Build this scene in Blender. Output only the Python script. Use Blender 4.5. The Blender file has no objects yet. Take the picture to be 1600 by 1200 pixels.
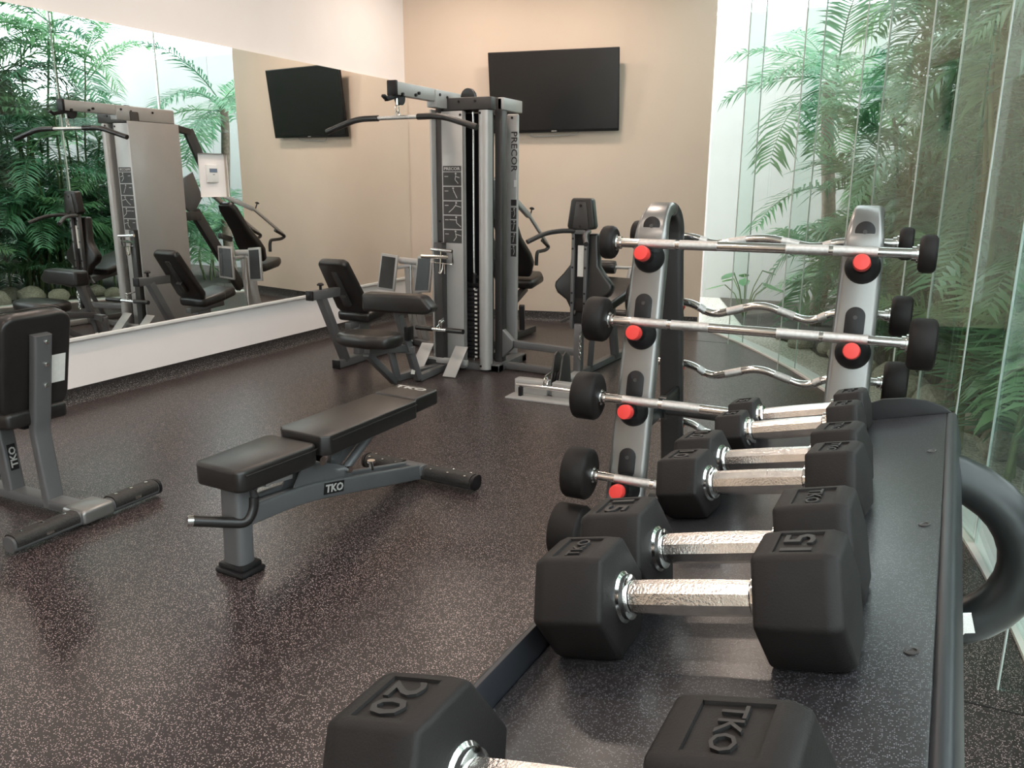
import bpy, bmesh, math, random
from mathutils import Vector, Matrix, Euler
random.seed(7)
D = bpy.data
COL = bpy.context.scene.collection
SC = bpy.context.scene
V = Vector
rad = math.radians

# ------------------------------------------------------------------ camera
CAM = V((4.6111, 0.0, 1.38))
TH, YA, RO = 0.2430, 0.4410, 0.0053
FW = V((-math.sin(YA)*math.cos(TH), math.cos(YA)*math.cos(TH), -math.sin(TH)))
RT = V((math.cos(YA), math.sin(YA), 0))
UP = RT.cross(FW)
RT, UP = math.cos(RO)*RT + math.sin(RO)*UP, -math.sin(RO)*RT + math.cos(RO)*UP
cd = D.cameras.new('camera'); cam = D.objects.new('camera', cd); COL.objects.link(cam)
cd.sensor_width = 36; cd.lens = 1272.49/1600*36; cd.clip_start = 0.02
M4 = Matrix((RT, UP, -FW)).transposed().to_4x4(); M4.translation = CAM
cam.matrix_world = M4
SC.camera = cam

# ------------------------------------------------------------------ world, lights, exposure
SC.view_settings.view_transform = 'Standard'; SC.view_settings.look = 'None'
SC.view_settings.gamma = 1; SC.view_settings.use_curve_mapping = False
SC.view_settings.exposure = 0.22
W = D.worlds.new('overcast_sky'); SC.world = W; W.use_nodes = True
bg = W.node_tree.nodes['Background']
bg.inputs['Color'].default_value = (0.95, 0.94, 1.0, 1); bg.inputs['Strength'].default_value = 4.6
LAMP_W = 15.0       # watts of each recessed ceiling lamp
LAMP_COL = (1.0, 0.82, 0.70)
CEIL = 3.35
LAMPS = [(0.9, 6.55, 'mirror_corner'), (2.0, 6.75, 'television'), (1.3, 4.4, 'gym_mirror_side'), (3.0, 4.4, 'gym_glass_side'), (1.3, 2.4, 'bench_mirror_side'),
         (3.2, 2.2, 'bench_glass_side'), (1.3, 0.3, 'rear_mirror_side'), (3.4, 0.2, 'rear_glass_side'), (2.4, -1.6, 'rear_wall')]     # all above the frame, in the ceiling

# ------------------------------------------------------------------ materials
def newmat(name):
    m = D.materials.new(name); m.use_nodes = True
    return m, m.node_tree.nodes, m.node_tree.links
def pbr(name, col, rough=0.5, metal=0.0, spec=0.5, var=0.0, vscale=12.0, bump=0.0, bscale=200.0, coat=0.0):
    m, n, l = newmat(name); b = n['Principled BSDF']
    b.inputs['Base Color'].default_value = (*col, 1); b.inputs['Roughness'].default_value = rough
    b.inputs['Metallic'].default_value = metal; b.inputs['Specular IOR Level'].default_value = spec
    b.inputs['Coat Weight'].default_value = coat
    tc = n.new('ShaderNodeTexCoord')
    if var > 0:
        t = n.new('ShaderNodeTexNoise'); t.inputs['Scale'].default_value = vscale; t.inputs['Detail'].default_value = 4
        l.new(tc.outputs['Object'], t.inputs['Vector'])
        r = n.new('ShaderNodeValToRGB')
        r.color_ramp.elements[0].position = .3; r.color_ramp.elements[1].position = .7
        r.color_ramp.elements[0].color = (*[c*(1-var) for c in col], 1); r.color_ramp.elements[1].color = (*[min(1, c*(1+var)) for c in col], 1)
        l.new(t.outputs['Fac'], r.inputs['Fac']); l.new(r.outputs['Color'], b.inputs['Base Color'])
    if bump > 0:
        t = n.new('ShaderNodeTexNoise'); t.inputs['Scale'].default_value = bscale; t.inputs['Detail'].default_value = 2
        l.new(tc.outputs['Object'], t.inputs['Vector'])
        bp = n.new('ShaderNodeBump'); bp.inputs['Strength'].default_value = bump; bp.inputs['Distance'].default_value = 0.002
        l.new(t.outputs['Fac'], bp.inputs['Height']); l.new(bp.outputs['Normal'], b.inputs['Normal'])
    return m
def rubber(name, base, fleck, scale, thr, rough, spec=0.5, bump=.15):
    """recycled rubber sheet: dark crumb with pale flecks"""
    m, n, l = newmat(name); b = n['Principled BSDF']
    tc = n.new('ShaderNodeTexCoord')
    v = n.new('ShaderNodeTexVoronoi'); v.inputs['Scale'].default_value = scale; v.inputs['Randomness'].default_value = 1
    l.new(tc.outputs['Object'], v.inputs['Vector'])
    sep = n.new('ShaderNodeSeparateColor'); l.new(v.outputs['Color'], sep.inputs['Color'])
    g = n.new('ShaderNodeMath'); g.operation = 'GREATER_THAN'; g.inputs[1].default_value = thr; l.new(sep.outputs[0], g.inputs[0])
    s = n.new('ShaderNodeMath'); s.operation = 'LESS_THAN'; s.inputs[1].default_value = .42; l.new(v.outputs['Distance'], s.inputs[0])
    mul = n.new('ShaderNodeMath'); mul.operation = 'MULTIPLY'; l.new(g.outputs[0], mul.inputs[0]); l.new(s.outputs[0], mul.inputs[1])
    no = n.new('ShaderNodeTexNoise'); no.inputs['Scale'].default_value = 60; no.inputs['Detail'].default_value = 5
    l.new(tc.outputs['Object'], no.inputs['Vector'])
    r = n.new('ShaderNodeValToRGB'); r.color_ramp.elements[0].color = (*[c*.7 for c in base], 1); r.color_ramp.elements[1].color = (*[c*1.3 for c in base], 1)
    l.new(no.outputs['Fac'], r.inputs['Fac'])
    mx = n.new('ShaderNodeMix'); mx.data_type = 'RGBA'
    l.new(mul.outputs[0], mx.inputs['Factor']); l.new(r.outputs['Color'], mx.inputs[6]); mx.inputs[7].default_value = (*fleck, 1)
    l.new(mx.outputs[2], b.inputs['Base Color'])
    b.inputs['Roughness'].default_value = rough; b.inputs['Specular IOR Level'].default_value = spec
    n2 = n.new('ShaderNodeTexNoise'); n2.inputs['Scale'].default_value = 350; l.new(tc.outputs['Object'], n2.inputs['Vector'])
    bp = n.new('ShaderNodeBump'); bp.inputs['Strength'].default_value = bump; bp.inputs['Distance'].default_value = 0.003
    l.new(n2.outputs['Fac'], bp.inputs['Height']); l.new(bp.outputs['Normal'], b.inputs['Normal'])
    return m
def glassmat(name, tint):
    m, n, l = newmat(name); n.remove(n['Principled BSDF'])
    t = n.new('ShaderNodeBsdfTransparent'); t.inputs['Color'].default_value = (*tint, 1)
    g = n.new('ShaderNodeBsdfGlossy'); g.inputs['Roughness'].default_value = 0.0; g.inputs['Color'].default_value = (.95, 1, .98, 1)
    geo = n.new('ShaderNodeNewGeometry')
    ior = n.new('ShaderNodeMix'); ior.data_type = 'FLOAT'; ior.inputs[2].default_value = 1.3; ior.inputs[3].default_value = 1/1.3
    l.new(geo.outputs['Backfacing'], ior.inputs['Factor'])
    f = n.new('ShaderNodeFresnel'); l.new(ior.outputs[0], f.inputs['IOR'])
    mx = n.new('ShaderNodeMixShader'); l.new(f.outputs[0], mx.inputs['Fac']); l.new(t.outputs[0], mx.inputs[1]); l.new(g.outputs[0], mx.inputs[2])
    l.new(mx.outputs[0], n['Material Output'].inputs['Surface']); return m
def leafmat(name, c1, c2, trans=.35):
    m, n, l = newmat(name); b = n['Principled BSDF']
    oi = n.new('ShaderNodeObjectInfo'); tc = n.new('ShaderNodeTexCoord')
    no = n.new('ShaderNodeTexNoise'); no.inputs['Scale'].default_value = 9; l.new(tc.outputs['Object'], no.inputs['Vector'])
    a = n.new('ShaderNodeMath'); a.operation = 'ADD'; l.new(oi.outputs['Random'], a.inputs[0]); l.new(no.outputs['Fac'], a.inputs[1])
    h = n.new('ShaderNodeMath'); h.operation = 'MULTIPLY'; h.inputs[1].default_value = .5; l.new(a.outputs[0], h.inputs[0])
    r = n.new('ShaderNodeValToRGB'); r.color_ramp.elements[0].color = (*c1, 1); r.color_ramp.elements[1].color = (*c2, 1)
    r.color_ramp.elements[0].position = .2; r.color_ramp.elements[1].position = .8
    l.new(h.outputs[0], r.inputs['Fac']); l.new(r.outputs['Color'], b.inputs['Base Color'])
    b.inputs['Roughness'].default_value = .35
    tr = n.new('ShaderNodeBsdfTranslucent'); l.new(r.outputs['Color'], tr.inputs['Color'])
    mx = n.new('ShaderNodeMixShader'); mx.inputs['Fac'].default_value = trans
    l.new(b.outputs[0], mx.inputs[1]); l.new(tr.outputs[0], mx.inputs[2]); l.new(mx.outputs[0], n['Material Output'].inputs['Surface'])
    return m

MT = dict(
    floor=rubber('speckled_rubber_floor', (.019, .0135, .0135), (.48, .385, .37), 300, .70, .30, spec=.36, bump=.06),
    base=rubber('speckled_rubber_skirting', (.016, .014, .014), (.42, .37, .36), 300, .76, .55),
    mat=rubber('speckled_rubber_mat', (.018, .0165, .018), (.13, .13, .145), 800, .70, .30, spec=.7, bump=.04),
    wall_l=pbr('white_wall_tone', (.90, .85, .835), .7, var=.015, vscale=3, bump=.05, bscale=300),  # left wall: one even tone, whiter than the back wall's
    wall_b=pbr('beige_wall_tone', (.70, .575, .47), .75, var=.015, vscale=3, bump=.05, bscale=300),
    ceil=pbr('ceiling_paint', (.82, .80, .77), .8, var=.01),
    mirror=pbr('silvered_mirror', (.93, .95, .94), .0, 1.0, var=.004, vscale=.5),
    medge=pbr('mirror_backing_board', (.42, .38, .32), .6, var=.05),
    white=pbr('white_paint', (.78, .77, .75), .5, var=.01),
    plastic=pbr('white_plastic', (.80, .79, .77), .35, var=.01),
    lcd=pbr('grey_display', (.16, .20, .27), .2, var=.05),
    glass=glassmat('green_tinted_glass', (.90, .965, .950)),
    gfin=glassmat('clear_glass_fin', (.93, .975, .955)),
    gedge=pbr('green_glass_edge', (.52, .62, .59), .3, var=.03),
    gravel=pbr('garden_gravel', (.58, .54, .48), .95, var=.5, vscale=60, bump=.9, bscale=70),
    rock=pbr('pale_rock', (.40, .36, .30), .9, var=.35, vscale=9, bump=.9, bscale=25),
    soil=pbr('dark_soil', (.06, .05, .04), .95, var=.4, vscale=20, bump=.6, bscale=40),
    gwall=pbr('garden_wall_render', (.42, .42, .405), .85, var=.04, vscale=2, bump=.1, bscale=100),
    leaf=leafmat('palm_leaflets', (.045, .15, .085), (.17, .40, .22)),
    leaf2=leafmat('young_palm_leaflets', (.09, .26, .12), (.28, .52, .25), .45),
    stem=pbr('green_cane', (.10, .15, .05), .45, var=.4, vscale=14),
    bark=pbr('palm_bark', (.13, .10, .075), .9, var=.4, vscale=30, bump=.6, bscale=60),
    hexr=pbr('black_hex_rubber', (.011, .0092, .0088), .56, spec=.24, var=.10, vscale=30, bump=.12, bscale=600),
    hexd=pbr('dark_moulded_lettering', (.012, .011, .011), .5, var=.1),
    chrome=pbr('chrome', (.80, .79, .77), .12, 1.0, var=.03, vscale=20),
    knurl=pbr('knurled_steel', (.60, .585, .57), .38, 1.0, var=.10, vscale=90, bump=.5, bscale=900),
    grip=pbr('worn_chrome_grip', (.80, .78, .76), .24, 1.0, var=.12, vscale=60, bump=.22, bscale=420),
    silver=pbr('silver_paint', (.42, .41, .40), .40, .25, var=.03, vscale=6),
    gunm=pbr('gunmetal_paint', (.135, .134, .136), .40, .3, var=.04, vscale=6),
    shroud=pbr('silver_shroud_paint', (.42, .41, .40), .40, .25, var=.03, vscale=5),
    dark=pbr('charcoal_paint', (.045, .042, .041), .42, .15, var=.06, vscale=8),
    rail=pbr('satin_silver_rail', (.27, .262, .255), .32, .7, var=.04, vscale=7),
    black=pbr('black_plastic', (.012, .011, .012), .42, spec=.3, var=.1),
    vinyl=pbr('black_vinyl', (.016, .0140, .0132), .34, spec=.5, var=.12, vscale=25, bump=.15, bscale=350),
    vinylb=pbr('black_grained_vinyl', (.016, .0140, .0132), .34, spec=.5, var=.10, vscale=25, bump=.15, bscale=350),
    red=pbr('red_plastic', (.76, .050, .042), .38, var=.04),
    tread=pbr('ribbed_black_rubber', (.026, .023, .021), .6, var=.25, vscale=120, bump=.9, bscale=160),
    tvs=pbr('dark_television_screen', (.012, .0115, .012), .25, spec=.6, var=.05),
    label=pbr('pale_label', (.70, .68, .64), .5, var=.04, vscale=60),
    print=pbr('dark_placard_print', (.035, .032, .032), .4, var=.1),
    ink=pbr('pale_print', (.46, .44, .42), .5, var=.03),
    trayd=pbr('charcoal_powder_coat', (.020, .021, .025), .40, .15, var=.06, vscale=20),
    tubeg=pbr('grey_green_powder_coat', (.022, .025, .025), .30, .2, var=.06, vscale=10),
    lens=pbr('frosted_lamp_lens', (.85, .84, .82), .4, var=.01),
)

# ------------------------------------------------------------------ geometry helpers: each returns (verts, faces)
def from_bm(bm):
    bm.verts.index_update()
    r = ([v.co.copy() for v in bm.verts], [[v.index for v in f.verts] for f in bm.faces]); bm.free(); return r
def join(*gs):
    vs, fs = [], []
    for v, f in gs:
        o = len(vs); vs += v; fs += [[i+o for i in q] for q in f]
    return vs, fs
def xf(g, m): return [m @ v for v in g[0]], g[1]
def frame(ex, ey, ez, o=(0, 0, 0)):
    m = Matrix((V(ex), V(ey), V(ez))).transposed().to_4x4(); m.translation = V(o); return m
def box(c, s, bev=0, seg=2, m=None):
    bm = bmesh.new(); bmesh.ops.create_cube(bm, size=1)
    for v in bm.verts: v.co = V((v.co.x*s[0], v.co.y*s[1], v.co.z*s[2]))
    if bev: bmesh.ops.bevel(bm, geom=bm.edges[:], offset=min(bev, .49*min(s)), segments=seg, profile=.5, affect='EDGES')
    g = from_bm(bm); mm = Matrix.Translation(V(c)) @ (m.to_4x4() if m else Matrix.Identity(4))
    return xf(g, mm)
def bx(x0, x1, y0, y1, z0, z1, bev=0, seg=2):
    return box(((x0+x1)/2, (y0+y1)/2, (z0+z1)/2), (abs(x1-x0), abs(y1-y0), abs(z1-z0)), bev, seg)
def basis(d, up=(0, 0, 1)):
    d = V(d).normalized(); u = V(up)
    if abs(d.dot(u)) > .98: u = V((0, 1, 0)) if abs(d.y) < .9 else V((1, 0, 0))
    s = d.cross(u).normalized(); return s, d, s.cross(d)
def beam(p0, p1, w, h, bev=.006, up=(0, 0, 1)):
    p0, p1 = V(p0), V(p1); s, d, u = basis(p1-p0, up)
    return xf(box((0, 0, 0), (w, (p1-p0).length, h), bev), frame(s, d, u, (p0+p1)/2))
def cyl(p0, p1, r, r1=None, n=20, caps=True):
    return lathe([(r, 0), (r if r1 is None else r1, (V(p1)-V(p0)).length)], p0, V(p1)-V(p0), n, caps)
def lathe(prof, p0, axis, n=24, caps=True):
    s, d, u = basis(axis); p0 = V(p0); vs, fs = [], []
    for r, t in prof:
        for i in range(n):
            a = 2*math.pi*i/n; vs.append(p0 + d*t + s*(r*math.cos(a)) + u*(r*math.sin(a)))
    for k in range(len(prof)-1):
        for i in range(n):
            j = (i+1) % n; fs.append([k*n+i, (k+1)*n+i, (k+1)*n+j, k*n+j])
    if caps:
        fs.append(list(range(n))); fs.append(list(reversed(range((len(prof)-1)*n, len(prof)*n))))
    return vs, fs
def fillet(pts, r, n=6):
    pts = [V(p) for p in pts]; out = [pts[0]]
    for a, b, c in zip(pts, pts[1:], pts[2:]):
        u, w = (a-b), (c-b); t = min(r, .48*u.length, .48*w.length); u.normalize(); w.normalize()
        for i in range(n+1):
            k = i/n; out.append((b+u*t)*(1-k)**2 + b*2*k*(1-k) + (b+w*t)*k*k)
    out.append(pts[-1]); return out
def sweep(pts, prof, side=None, closed=False):
    """prof: list of (a,b) offsets; a along side vector, b along normal; side fixed if given"""
    pts = [V(p) for p in pts]; n = len(pts); vs, fs = [], []
    prev = None
    for i, p in enumerate(pts):
        t = (pts[min(i+1, n-1)] - pts[max(i-1, 0)]).normalized() if not closed else (pts[(i+1) % n]-pts[i-1]).normalized()
        if side is not None:
            s = V(side).normalized(); nn = t.cross(s).normalized()
        else:
            if prev is None: s = basis(t)[0]
            else: s = (prev - t*prev.dot(t)).normalized()
            nn = t.cross(s); prev = s
        pr = prof(i/(n-1)) if callable(prof) else prof
        m = len(pr)
        for a, b in pr: vs.append(p + s*a + nn*b)
    for i in range(n if closed else n-1):
        k = (i+1) % n
        for j in range(m):
            q = (j+1) % m; fs.append([i*m+j, i*m+q, k*m+q, k*m+j])
    if not closed:
        fs.append(list(reversed(range(m)))); fs.append(list(range((n-1)*m, n*m)))
    return vs, fs
def circ(r, n=14, ry=None): return [(r*math.cos(2*math.pi*i/n), (ry or r)*math.sin(2*math.pi*i/n)) for i in range(n)]
def rrect(w, h, r, k=3):
    o = []
    for cx, cy, a0 in ((w/2-r, h/2-r, 0), (-w/2+r, h/2-r, 90), (-w/2+r, -h/2+r, 180), (w/2-r, -h/2+r, 270)):
        for i in range(k+1):
            a = rad(a0+90*i/k); o.append((cx+r*math.cos(a), cy+r*math.sin(a)))
    return o
def tube(pts, r, n=14, fil=0, closed=False): return sweep(fillet(pts, fil) if fil else pts, circ(r, n), None, closed)
def prism(poly, m, th, bev=0, seg=2):
    """polygon (x,y) extruded +-th/2 along local z, then placed by matrix m"""
    bm = bmesh.new(); vs = [bm.verts.new((x, y, -th/2)) for x, y in poly]; f = bm.faces.new(vs)
    r = bmesh.ops.extrude_face_region(bm, geom=[f])
    for v in r['geom']:
        if isinstance(v, bmesh.types.BMVert): v.co.z += th
    bmesh.ops.recalc_face_normals(bm, faces=bm.faces[:])
    if bev: 
        es = [e for e in bm.edges if len(e.link_faces) == 2 and e.calc_face_angle(0) > .6]
        bmesh.ops.bevel(bm, geom=es, offset=bev, segments=seg, profile=.5, affect='EDGES', clamp_overlap=True)
    return xf(from_bm(bm), m)
def rpoly(w, h, r, k=4, c=(0, 0)): return [(x+c[0], y+c[1]) for x, y in rrect(w, h, r, k)]

ORG = [V((0, 0, 0))]
def mk(name, g, mat, parent=None, ang=35, kind=None, label=None):
    me = D.meshes.new(name); o0 = ORG[0] if parent is not None else V((0, 0, 0))
    me.from_pydata([v-o0 for v in g[0]], [], g[1]); me.update()
    bm = bmesh.new(); bm.from_mesh(me); bmesh.ops.recalc_face_normals(bm, faces=bm.faces[:]); bm.to_mesh(me); bm.free()
    me.materials.append(MT[mat] if isinstance(mat, str) else mat)
    for p in me.polygons: p.use_smooth = True
    me.set_sharp_from_angle(angle=rad(ang))
    o = D.objects.new(name, me); COL.objects.link(o)
    if parent is not None: o.parent = parent
    if kind: o['kind'] = kind
    if label: o['label'] = label
    return o
def tag(o, label, cat, group=None):
    o['label'] = label; o['category'] = cat
    if group: o['group'] = group
    return o
def root(name, loc, label, cat, group=None, rz=0):
    o = D.objects.new(name, None); COL.objects.link(o); o.location = loc; o.rotation_euler = (0, 0, rz); o.empty_display_size = .1
    tag(o, label, cat, group); ORG[0] = V(loc); return o
def copy_tree(o, parent=None):
    c = o.copy(); COL.objects.link(c); c.parent = parent
    for ch in o.children: copy_tree(ch, c)
    return c
def share(o, name, parent, loc=(0, 0, 0), rot=None):
    c = D.objects.new(name, o.data); COL.objects.link(c); c.parent = parent; c.location = loc
    if rot: c.rotation_euler = rot
    return c
_tx = {}
def text(body, size, depth, m, bold=0.0, sx=1.0, fit=None):
    """lettering centred on the origin, x right, y up, as geometry"""
    k = (body, bold)
    if k not in _tx:
        cu = D.curves.new('lettering', 'FONT'); cu.body = body; cu.size = 1; cu.align_x = 'CENTER'; cu.align_y = 'CENTER'
        cu.extrude = .5; cu.offset = bold; cu.resolution_u = 2
        o = D.objects.new('lettering', cu); COL.objects.link(o); bpy.context.view_layer.update()
        me = D.meshes.new_from_object(o.evaluated_get(bpy.context.evaluated_depsgraph_get()))
        xs = [v.co.x for v in me.vertices]; ys = [v.co.y for v in me.vertices]
        cx, cy = (min(xs)+max(xs))/2, (min(ys)+max(ys))/2
        _tx[k] = ([V((v.co.x-cx, v.co.y-cy, v.co.z)) for v in me.vertices], [list(p.vertices) for p in me.polygons])
        D.objects.remove(o); D.curves.remove(cu); D.meshes.remove(me)
    vs, fs = _tx[k]
    if fit:                                     # fit = (length along the line, letter height)
        w = 2*max(v.x for v in vs); h = 2*max(v.y for v in vs); size = fit[1]/h; sx = fit[0]/w/size
    return [m @ V((v.x*size*sx, v.y*size, v.z*depth)) for v in vs], [list(f) for f in fs]

# ------------------------------------------------------------------ the room
AC = V((-4.49, 1.802)); AR = 9.5976           # plan arc of the glass wall
def ap(deg, r=AR, z=0.0): return V((AC.x + r*math.cos(rad(deg)), AC.y + r*math.sin(rad(deg)), z))
A1 = 39.96; A0 = -27.3
YC = 7.3018; BK = ap(A1); YF = -2.6
BD = V((BK.x, BK.y-YC, 0)).normalized(); BN = V((BD.y, -BD.x, 0))      # back wall direction / normal into the room
arcang = [A0 + (A1-A0)*i/60 for i in range(61)]
poly = [V((-.03, YF, 0)), *[ap(a) for a in arcang], V((-.03, YC, 0))]
n = len(poly)
fl = (poly + [p - V((0, 0, .12)) for p in poly], [list(range(n)), list(range(2*n-1, n-1, -1))] + [[i, n+i, n+(i+1) % n, (i+1) % n] for i in range(n)])
mk('floor', fl, 'floor', kind='structure', ang=20)
cl = ([p + V((0, 0, CEIL)) for p in poly] + [p + V((0, 0, CEIL+.2)) for p in poly], fl[1])
for y_, xa_, xb_ in ((2.31, 4.20, 5.06), (7.25, 2.70, 3.30)): mk('sheet_joint', bx(xa_, xb_, y_-.003, y_+.003, -.004, .0012), 'black', D.objects['floor'])
mk('ceiling', cl, 'ceil', kind='structure', ang=20)
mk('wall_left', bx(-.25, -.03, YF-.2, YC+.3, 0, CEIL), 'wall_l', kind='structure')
p0 = V((-.03, YC, 0)); p1 = V((BK.x, BK.y, 0))
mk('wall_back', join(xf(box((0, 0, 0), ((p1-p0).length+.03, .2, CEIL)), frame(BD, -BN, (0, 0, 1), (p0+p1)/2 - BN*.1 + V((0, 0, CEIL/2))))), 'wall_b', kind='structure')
pe = ap(A0)
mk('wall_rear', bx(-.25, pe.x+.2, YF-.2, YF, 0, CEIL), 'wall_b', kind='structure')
# coved rubber skirting
def skirt(a, b, nrm, name):
    a, b, nrm = V(a), V(b), V(nrm)
    pr = [(0, .0), (.045, .0), (.030, .006), (.016, .020), (.009, .045), (.008, .10), (0, .10)]
    vs = [q + nrm*u + V((0, 0, w)) for q in (a, b) for u, w in pr]; k = len(pr)
    return mk(name, (vs, [[i, (i+1) % k, k+(i+1) % k, k+i] for i in range(k)] + [list(range(k)), list(range(2*k-1, k-1, -1))]), 'base', kind='structure', ang=50)
skirt((-.03, YF, 0), (-.03, YC, 0), (1, 0, 0), 'baseboard_left')
skirt(p0, p1, BN, 'baseboard_back')
# mirror: two sheets butted at a seam, notched round the thermostat, standing 3 cm off the wall
ZB, ZT, YS = .4216, 2.3272, 4.650
ny0, ny1, nz0, nz1 = 4.492, 4.775, 1.262, 1.572
def sheet(polyg, name, label):
    o = root(name, (-.015, sum(p[0] for p in polyg)/len(polyg), ZB), label, 'mirror', 'wall mirror sheets')
    m = frame((0, 1, 0), (0, 0, 1), (1, 0, 0))
    mk('backing_board', prism(polyg, m @ Matrix.Translation((0, 0, -.018)), .024), 'medge', o)
    mk('silvered_face', prism(polyg, m @ Matrix.Translation((0, 0, -.003)), .006), 'mirror', o)
sheet([(1.2, ZB), (YS-.001, ZB), (YS-.001, nz0), (ny0, nz0), (ny0, nz1), (YS-.001, nz1), (YS-.001, ZT), (1.2, ZT)], 'wall_mirror', 'large frameless wall mirror sheet that the upright bench faces')
sheet([(YS+.001, ZB), (YC-.004, ZB), (YC-.004, ZT), (YS+.001, ZT), (YS+.001, nz1), (ny1, nz1), (ny1, nz0), (YS+.001, nz0)], 'wall_mirror', 'large frameless wall mirror sheet reaching the beige corner, beside the leg press')
mk('trim_1', bx(-.03, .012, 1.2, YC-.004, ZB-.022, ZB, .003), 'white', kind='structure')
t = root('thermostat', (-.03, 4.63, 1.37), 'small white wall thermostat with grey display in the mirror cut-out', 'thermostat')
mk('housing', bx(-.03, -.008, 4.582, 4.690, 1.365, 1.492, .006), 'plastic', t)
mk('display', bx(-.0085, -.0065, 4.602, 4.676, 1.437, 1.465), 'lcd', t)
mk('button', bx(-.0085, -.0065, 4.632, 4.650, 1.420, 1.425), 'lcd', t)

# curved wall of glass sheets with glass fins
ORG[0] = V((0, 0, 0))
joints = [9.905 + 6.209*k for k in range(-6, 5)] + [A1]
RG = AR + .035
for i, (a, b) in enumerate(zip(joints, joints[1:])):
    A, B = ap(a, RG), ap(b, RG); e = (B-A).normalized(); A = A + e*.004; B = B - e*.004
    nr = V((e.y, -e.x, 0))
    w = mk('window_%d' % (i+1), xf(box((0, 0, 0), ((B-A).length, .010, CEIL-.02)), frame(e, nr, (0, 0, 1), (A+B)/2 + V((0, 0, (CEIL-.02)/2+.012)))), 'glass', kind='structure')
    if i:
        q = ap(a, RG-.012); rdir = V((math.cos(rad(a)), math.sin(rad(a)), 0)); td = V((-rdir.y, rdir.x, 0))
        f = mk('glass_fin', xf(box((0, 0, 0), (.012, .12, CEIL-.02)), frame(td, rdir, (0, 0, 1), q - rdir*.060 + V((0, 0, (CEIL-.02)/2+.001)))), 'gfin', w)
        mk('fin_edge', xf(box((0, 0, 0), (.013, .004, CEIL-.02)), frame(td, rdir, (0, 0, 1), q - rdir*.122 + V((0, 0, (CEIL-.02)/2+.001)))), 'gedge', w)
        mk('silicone_joint', xf(box((0, 0, 0), (.008, .008, CEIL-.02)), frame(td, rdir, (0, 0, 1), ap(a, RG) + V((0, 0, (CEIL-.02)/2+.001)))), 'gedge', w)
def arcband(r0, r1, z0, z1, a0=A0, a1=A1, k=60):
    vs, fs = [], []
    for i in range(k+1):
        a = a0+(a1-a0)*i/k
        vs += [ap(a, r0, z0), ap(a, r1, z0), ap(a, r1, z1), ap(a, r0, z1)]
    for i in range(k):
        for j in range(4): fs.append([4*i+j, 4*i+(j+1) % 4, 4*i+4+(j+1) % 4, 4*i+4+j])
    fs += [[0, 1, 2, 3], [4*k+3, 4*k+2, 4*k+1, 4*k]]
    return vs, fs
mk('trim_2', arcband(AR, AR+.125, -.10, .012), 'white', kind='structure')
# garden ground and boundary walls
gp = [ap(a, AR+.12, -.03) for a in arcang] + [V((BK.x-.8, BK.y+.2, -.03)), V((BK.x-2, 10.8, -.03)), V((9, 10.8, -.03)), V((9, -4, -.03)), V((pe.x, -4, -.03))]
bm = bmesh.new(); f = bm.faces.new([bm.verts.new(p) for p in gp]); bmesh.ops.triangulate(bm, faces=[f])
mk('garden_gravel', from_bm(bm), 'gravel', kind='structure')
gs = [ap(a, AR+.56+.05*math.sin(a*1.7), -.022) for a in arcang] + [V((2.6, 10.4, -.022)), V((9, 10.4, -.022)), V((9, -3.5, -.022))]
bm = bmesh.new(); f = bm.faces.new([bm.verts.new(p) for p in gs]); bmesh.ops.triangulate(bm, faces=[f])
mk('planting_bed', from_bm(bm), 'soil', kind='structure')
mk('garden_wall', bx(.5, 9.0, 10.4, 10.6, -.03, 3.3), 'gwall', kind='structure')
mk('garden_wall_side', bx(8.3, 8.5, -4, 10.4, -.03, 2.6), 'gwall', kind='structure')

# ceiling lamps
lamp0 = None
for x, y, where in LAMPS:
    if lamp0 is None:
        o = lamp0 = root('ceiling_downlight_offscreen', (x, y, CEIL), 'round recessed downlight in the white ceiling', 'downlight', 'ceiling downlights')
        ORG[0] = V((0, 0, 0))
        mk('trim_ring', lathe([(.125, 0), (.150, 0), (.150, -.010), (.125, -.010)], (0, 0, 0), (0, 0, 1), 28, False), 'white', lamp0)
        mk('lens', cyl((0, 0, -.004), (0, 0, -.001), .125, n=28), 'lens', lamp0)
        ld = D.lights.new('downlight_lamp', 'AREA'); ld.shape = 'DISK'; ld.size = .24; ld.energy = LAMP_W; ld.color = LAMP_COL
    else:
        o = lamp0.copy(); COL.objects.link(o); o.location = (x, y, CEIL)
        for ch in lamp0.children:
            if ch.type == 'MESH': copy_tree(ch, o)
    o.name = 'ceiling_downlight_%s_offscreen' % where
    lo = D.objects.new('downlight_lamp_%s_offscreen' % where, ld); COL.objects.link(lo); lo.parent = o; lo.location = (0, 0, -.012)

# ------------------------------------------------------------------ television
tl, tr, br, bl = V((.84, 7.345, 2.575)), V((2.085, 7.625, 2.595)), V((2.075, 7.715, 1.850)), V((.885, 7.45, 1.835))
ex = ((tr-tl)+(br-bl)).normalized(); cz = (tl+tr+br+bl)/4
ey = ((tl-bl)+(tr-br)); ey = (ey - ex*ey.dot(ex)).normalized(); ez = ex.cross(ey)
t = root('television', (cz.x, cz.y, 1.83), 'flat black wall television tilted down on the beige wall', 'television')
fm = frame(ex, ey, ez, cz)
mk('casing', xf(join(box((0, 0, -.010), (1.245, .735, .030), .006), box((0, -.06, -.038), (.80, .42, .045), .015)), fm), 'black', t)
mk('screen', xf(box((0, .008, .0065), (1.225, .700, .002)), fm), 'tvs', t)
mk('logo', xf(box((0, -.356, .006), (.05, .008, .003)), fm), 'ink', t)
mk('bracket', join(xf(box((0, 0, -.068), (.42, .40, .03), .004), fm), beam(fm @ V((0, 0, -.07)), p0 + BD*((cz-p0).dot(BD)) + V((0, 0, cz.z)) - BN*.0, .10, .10)), 'dark', t)
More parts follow.
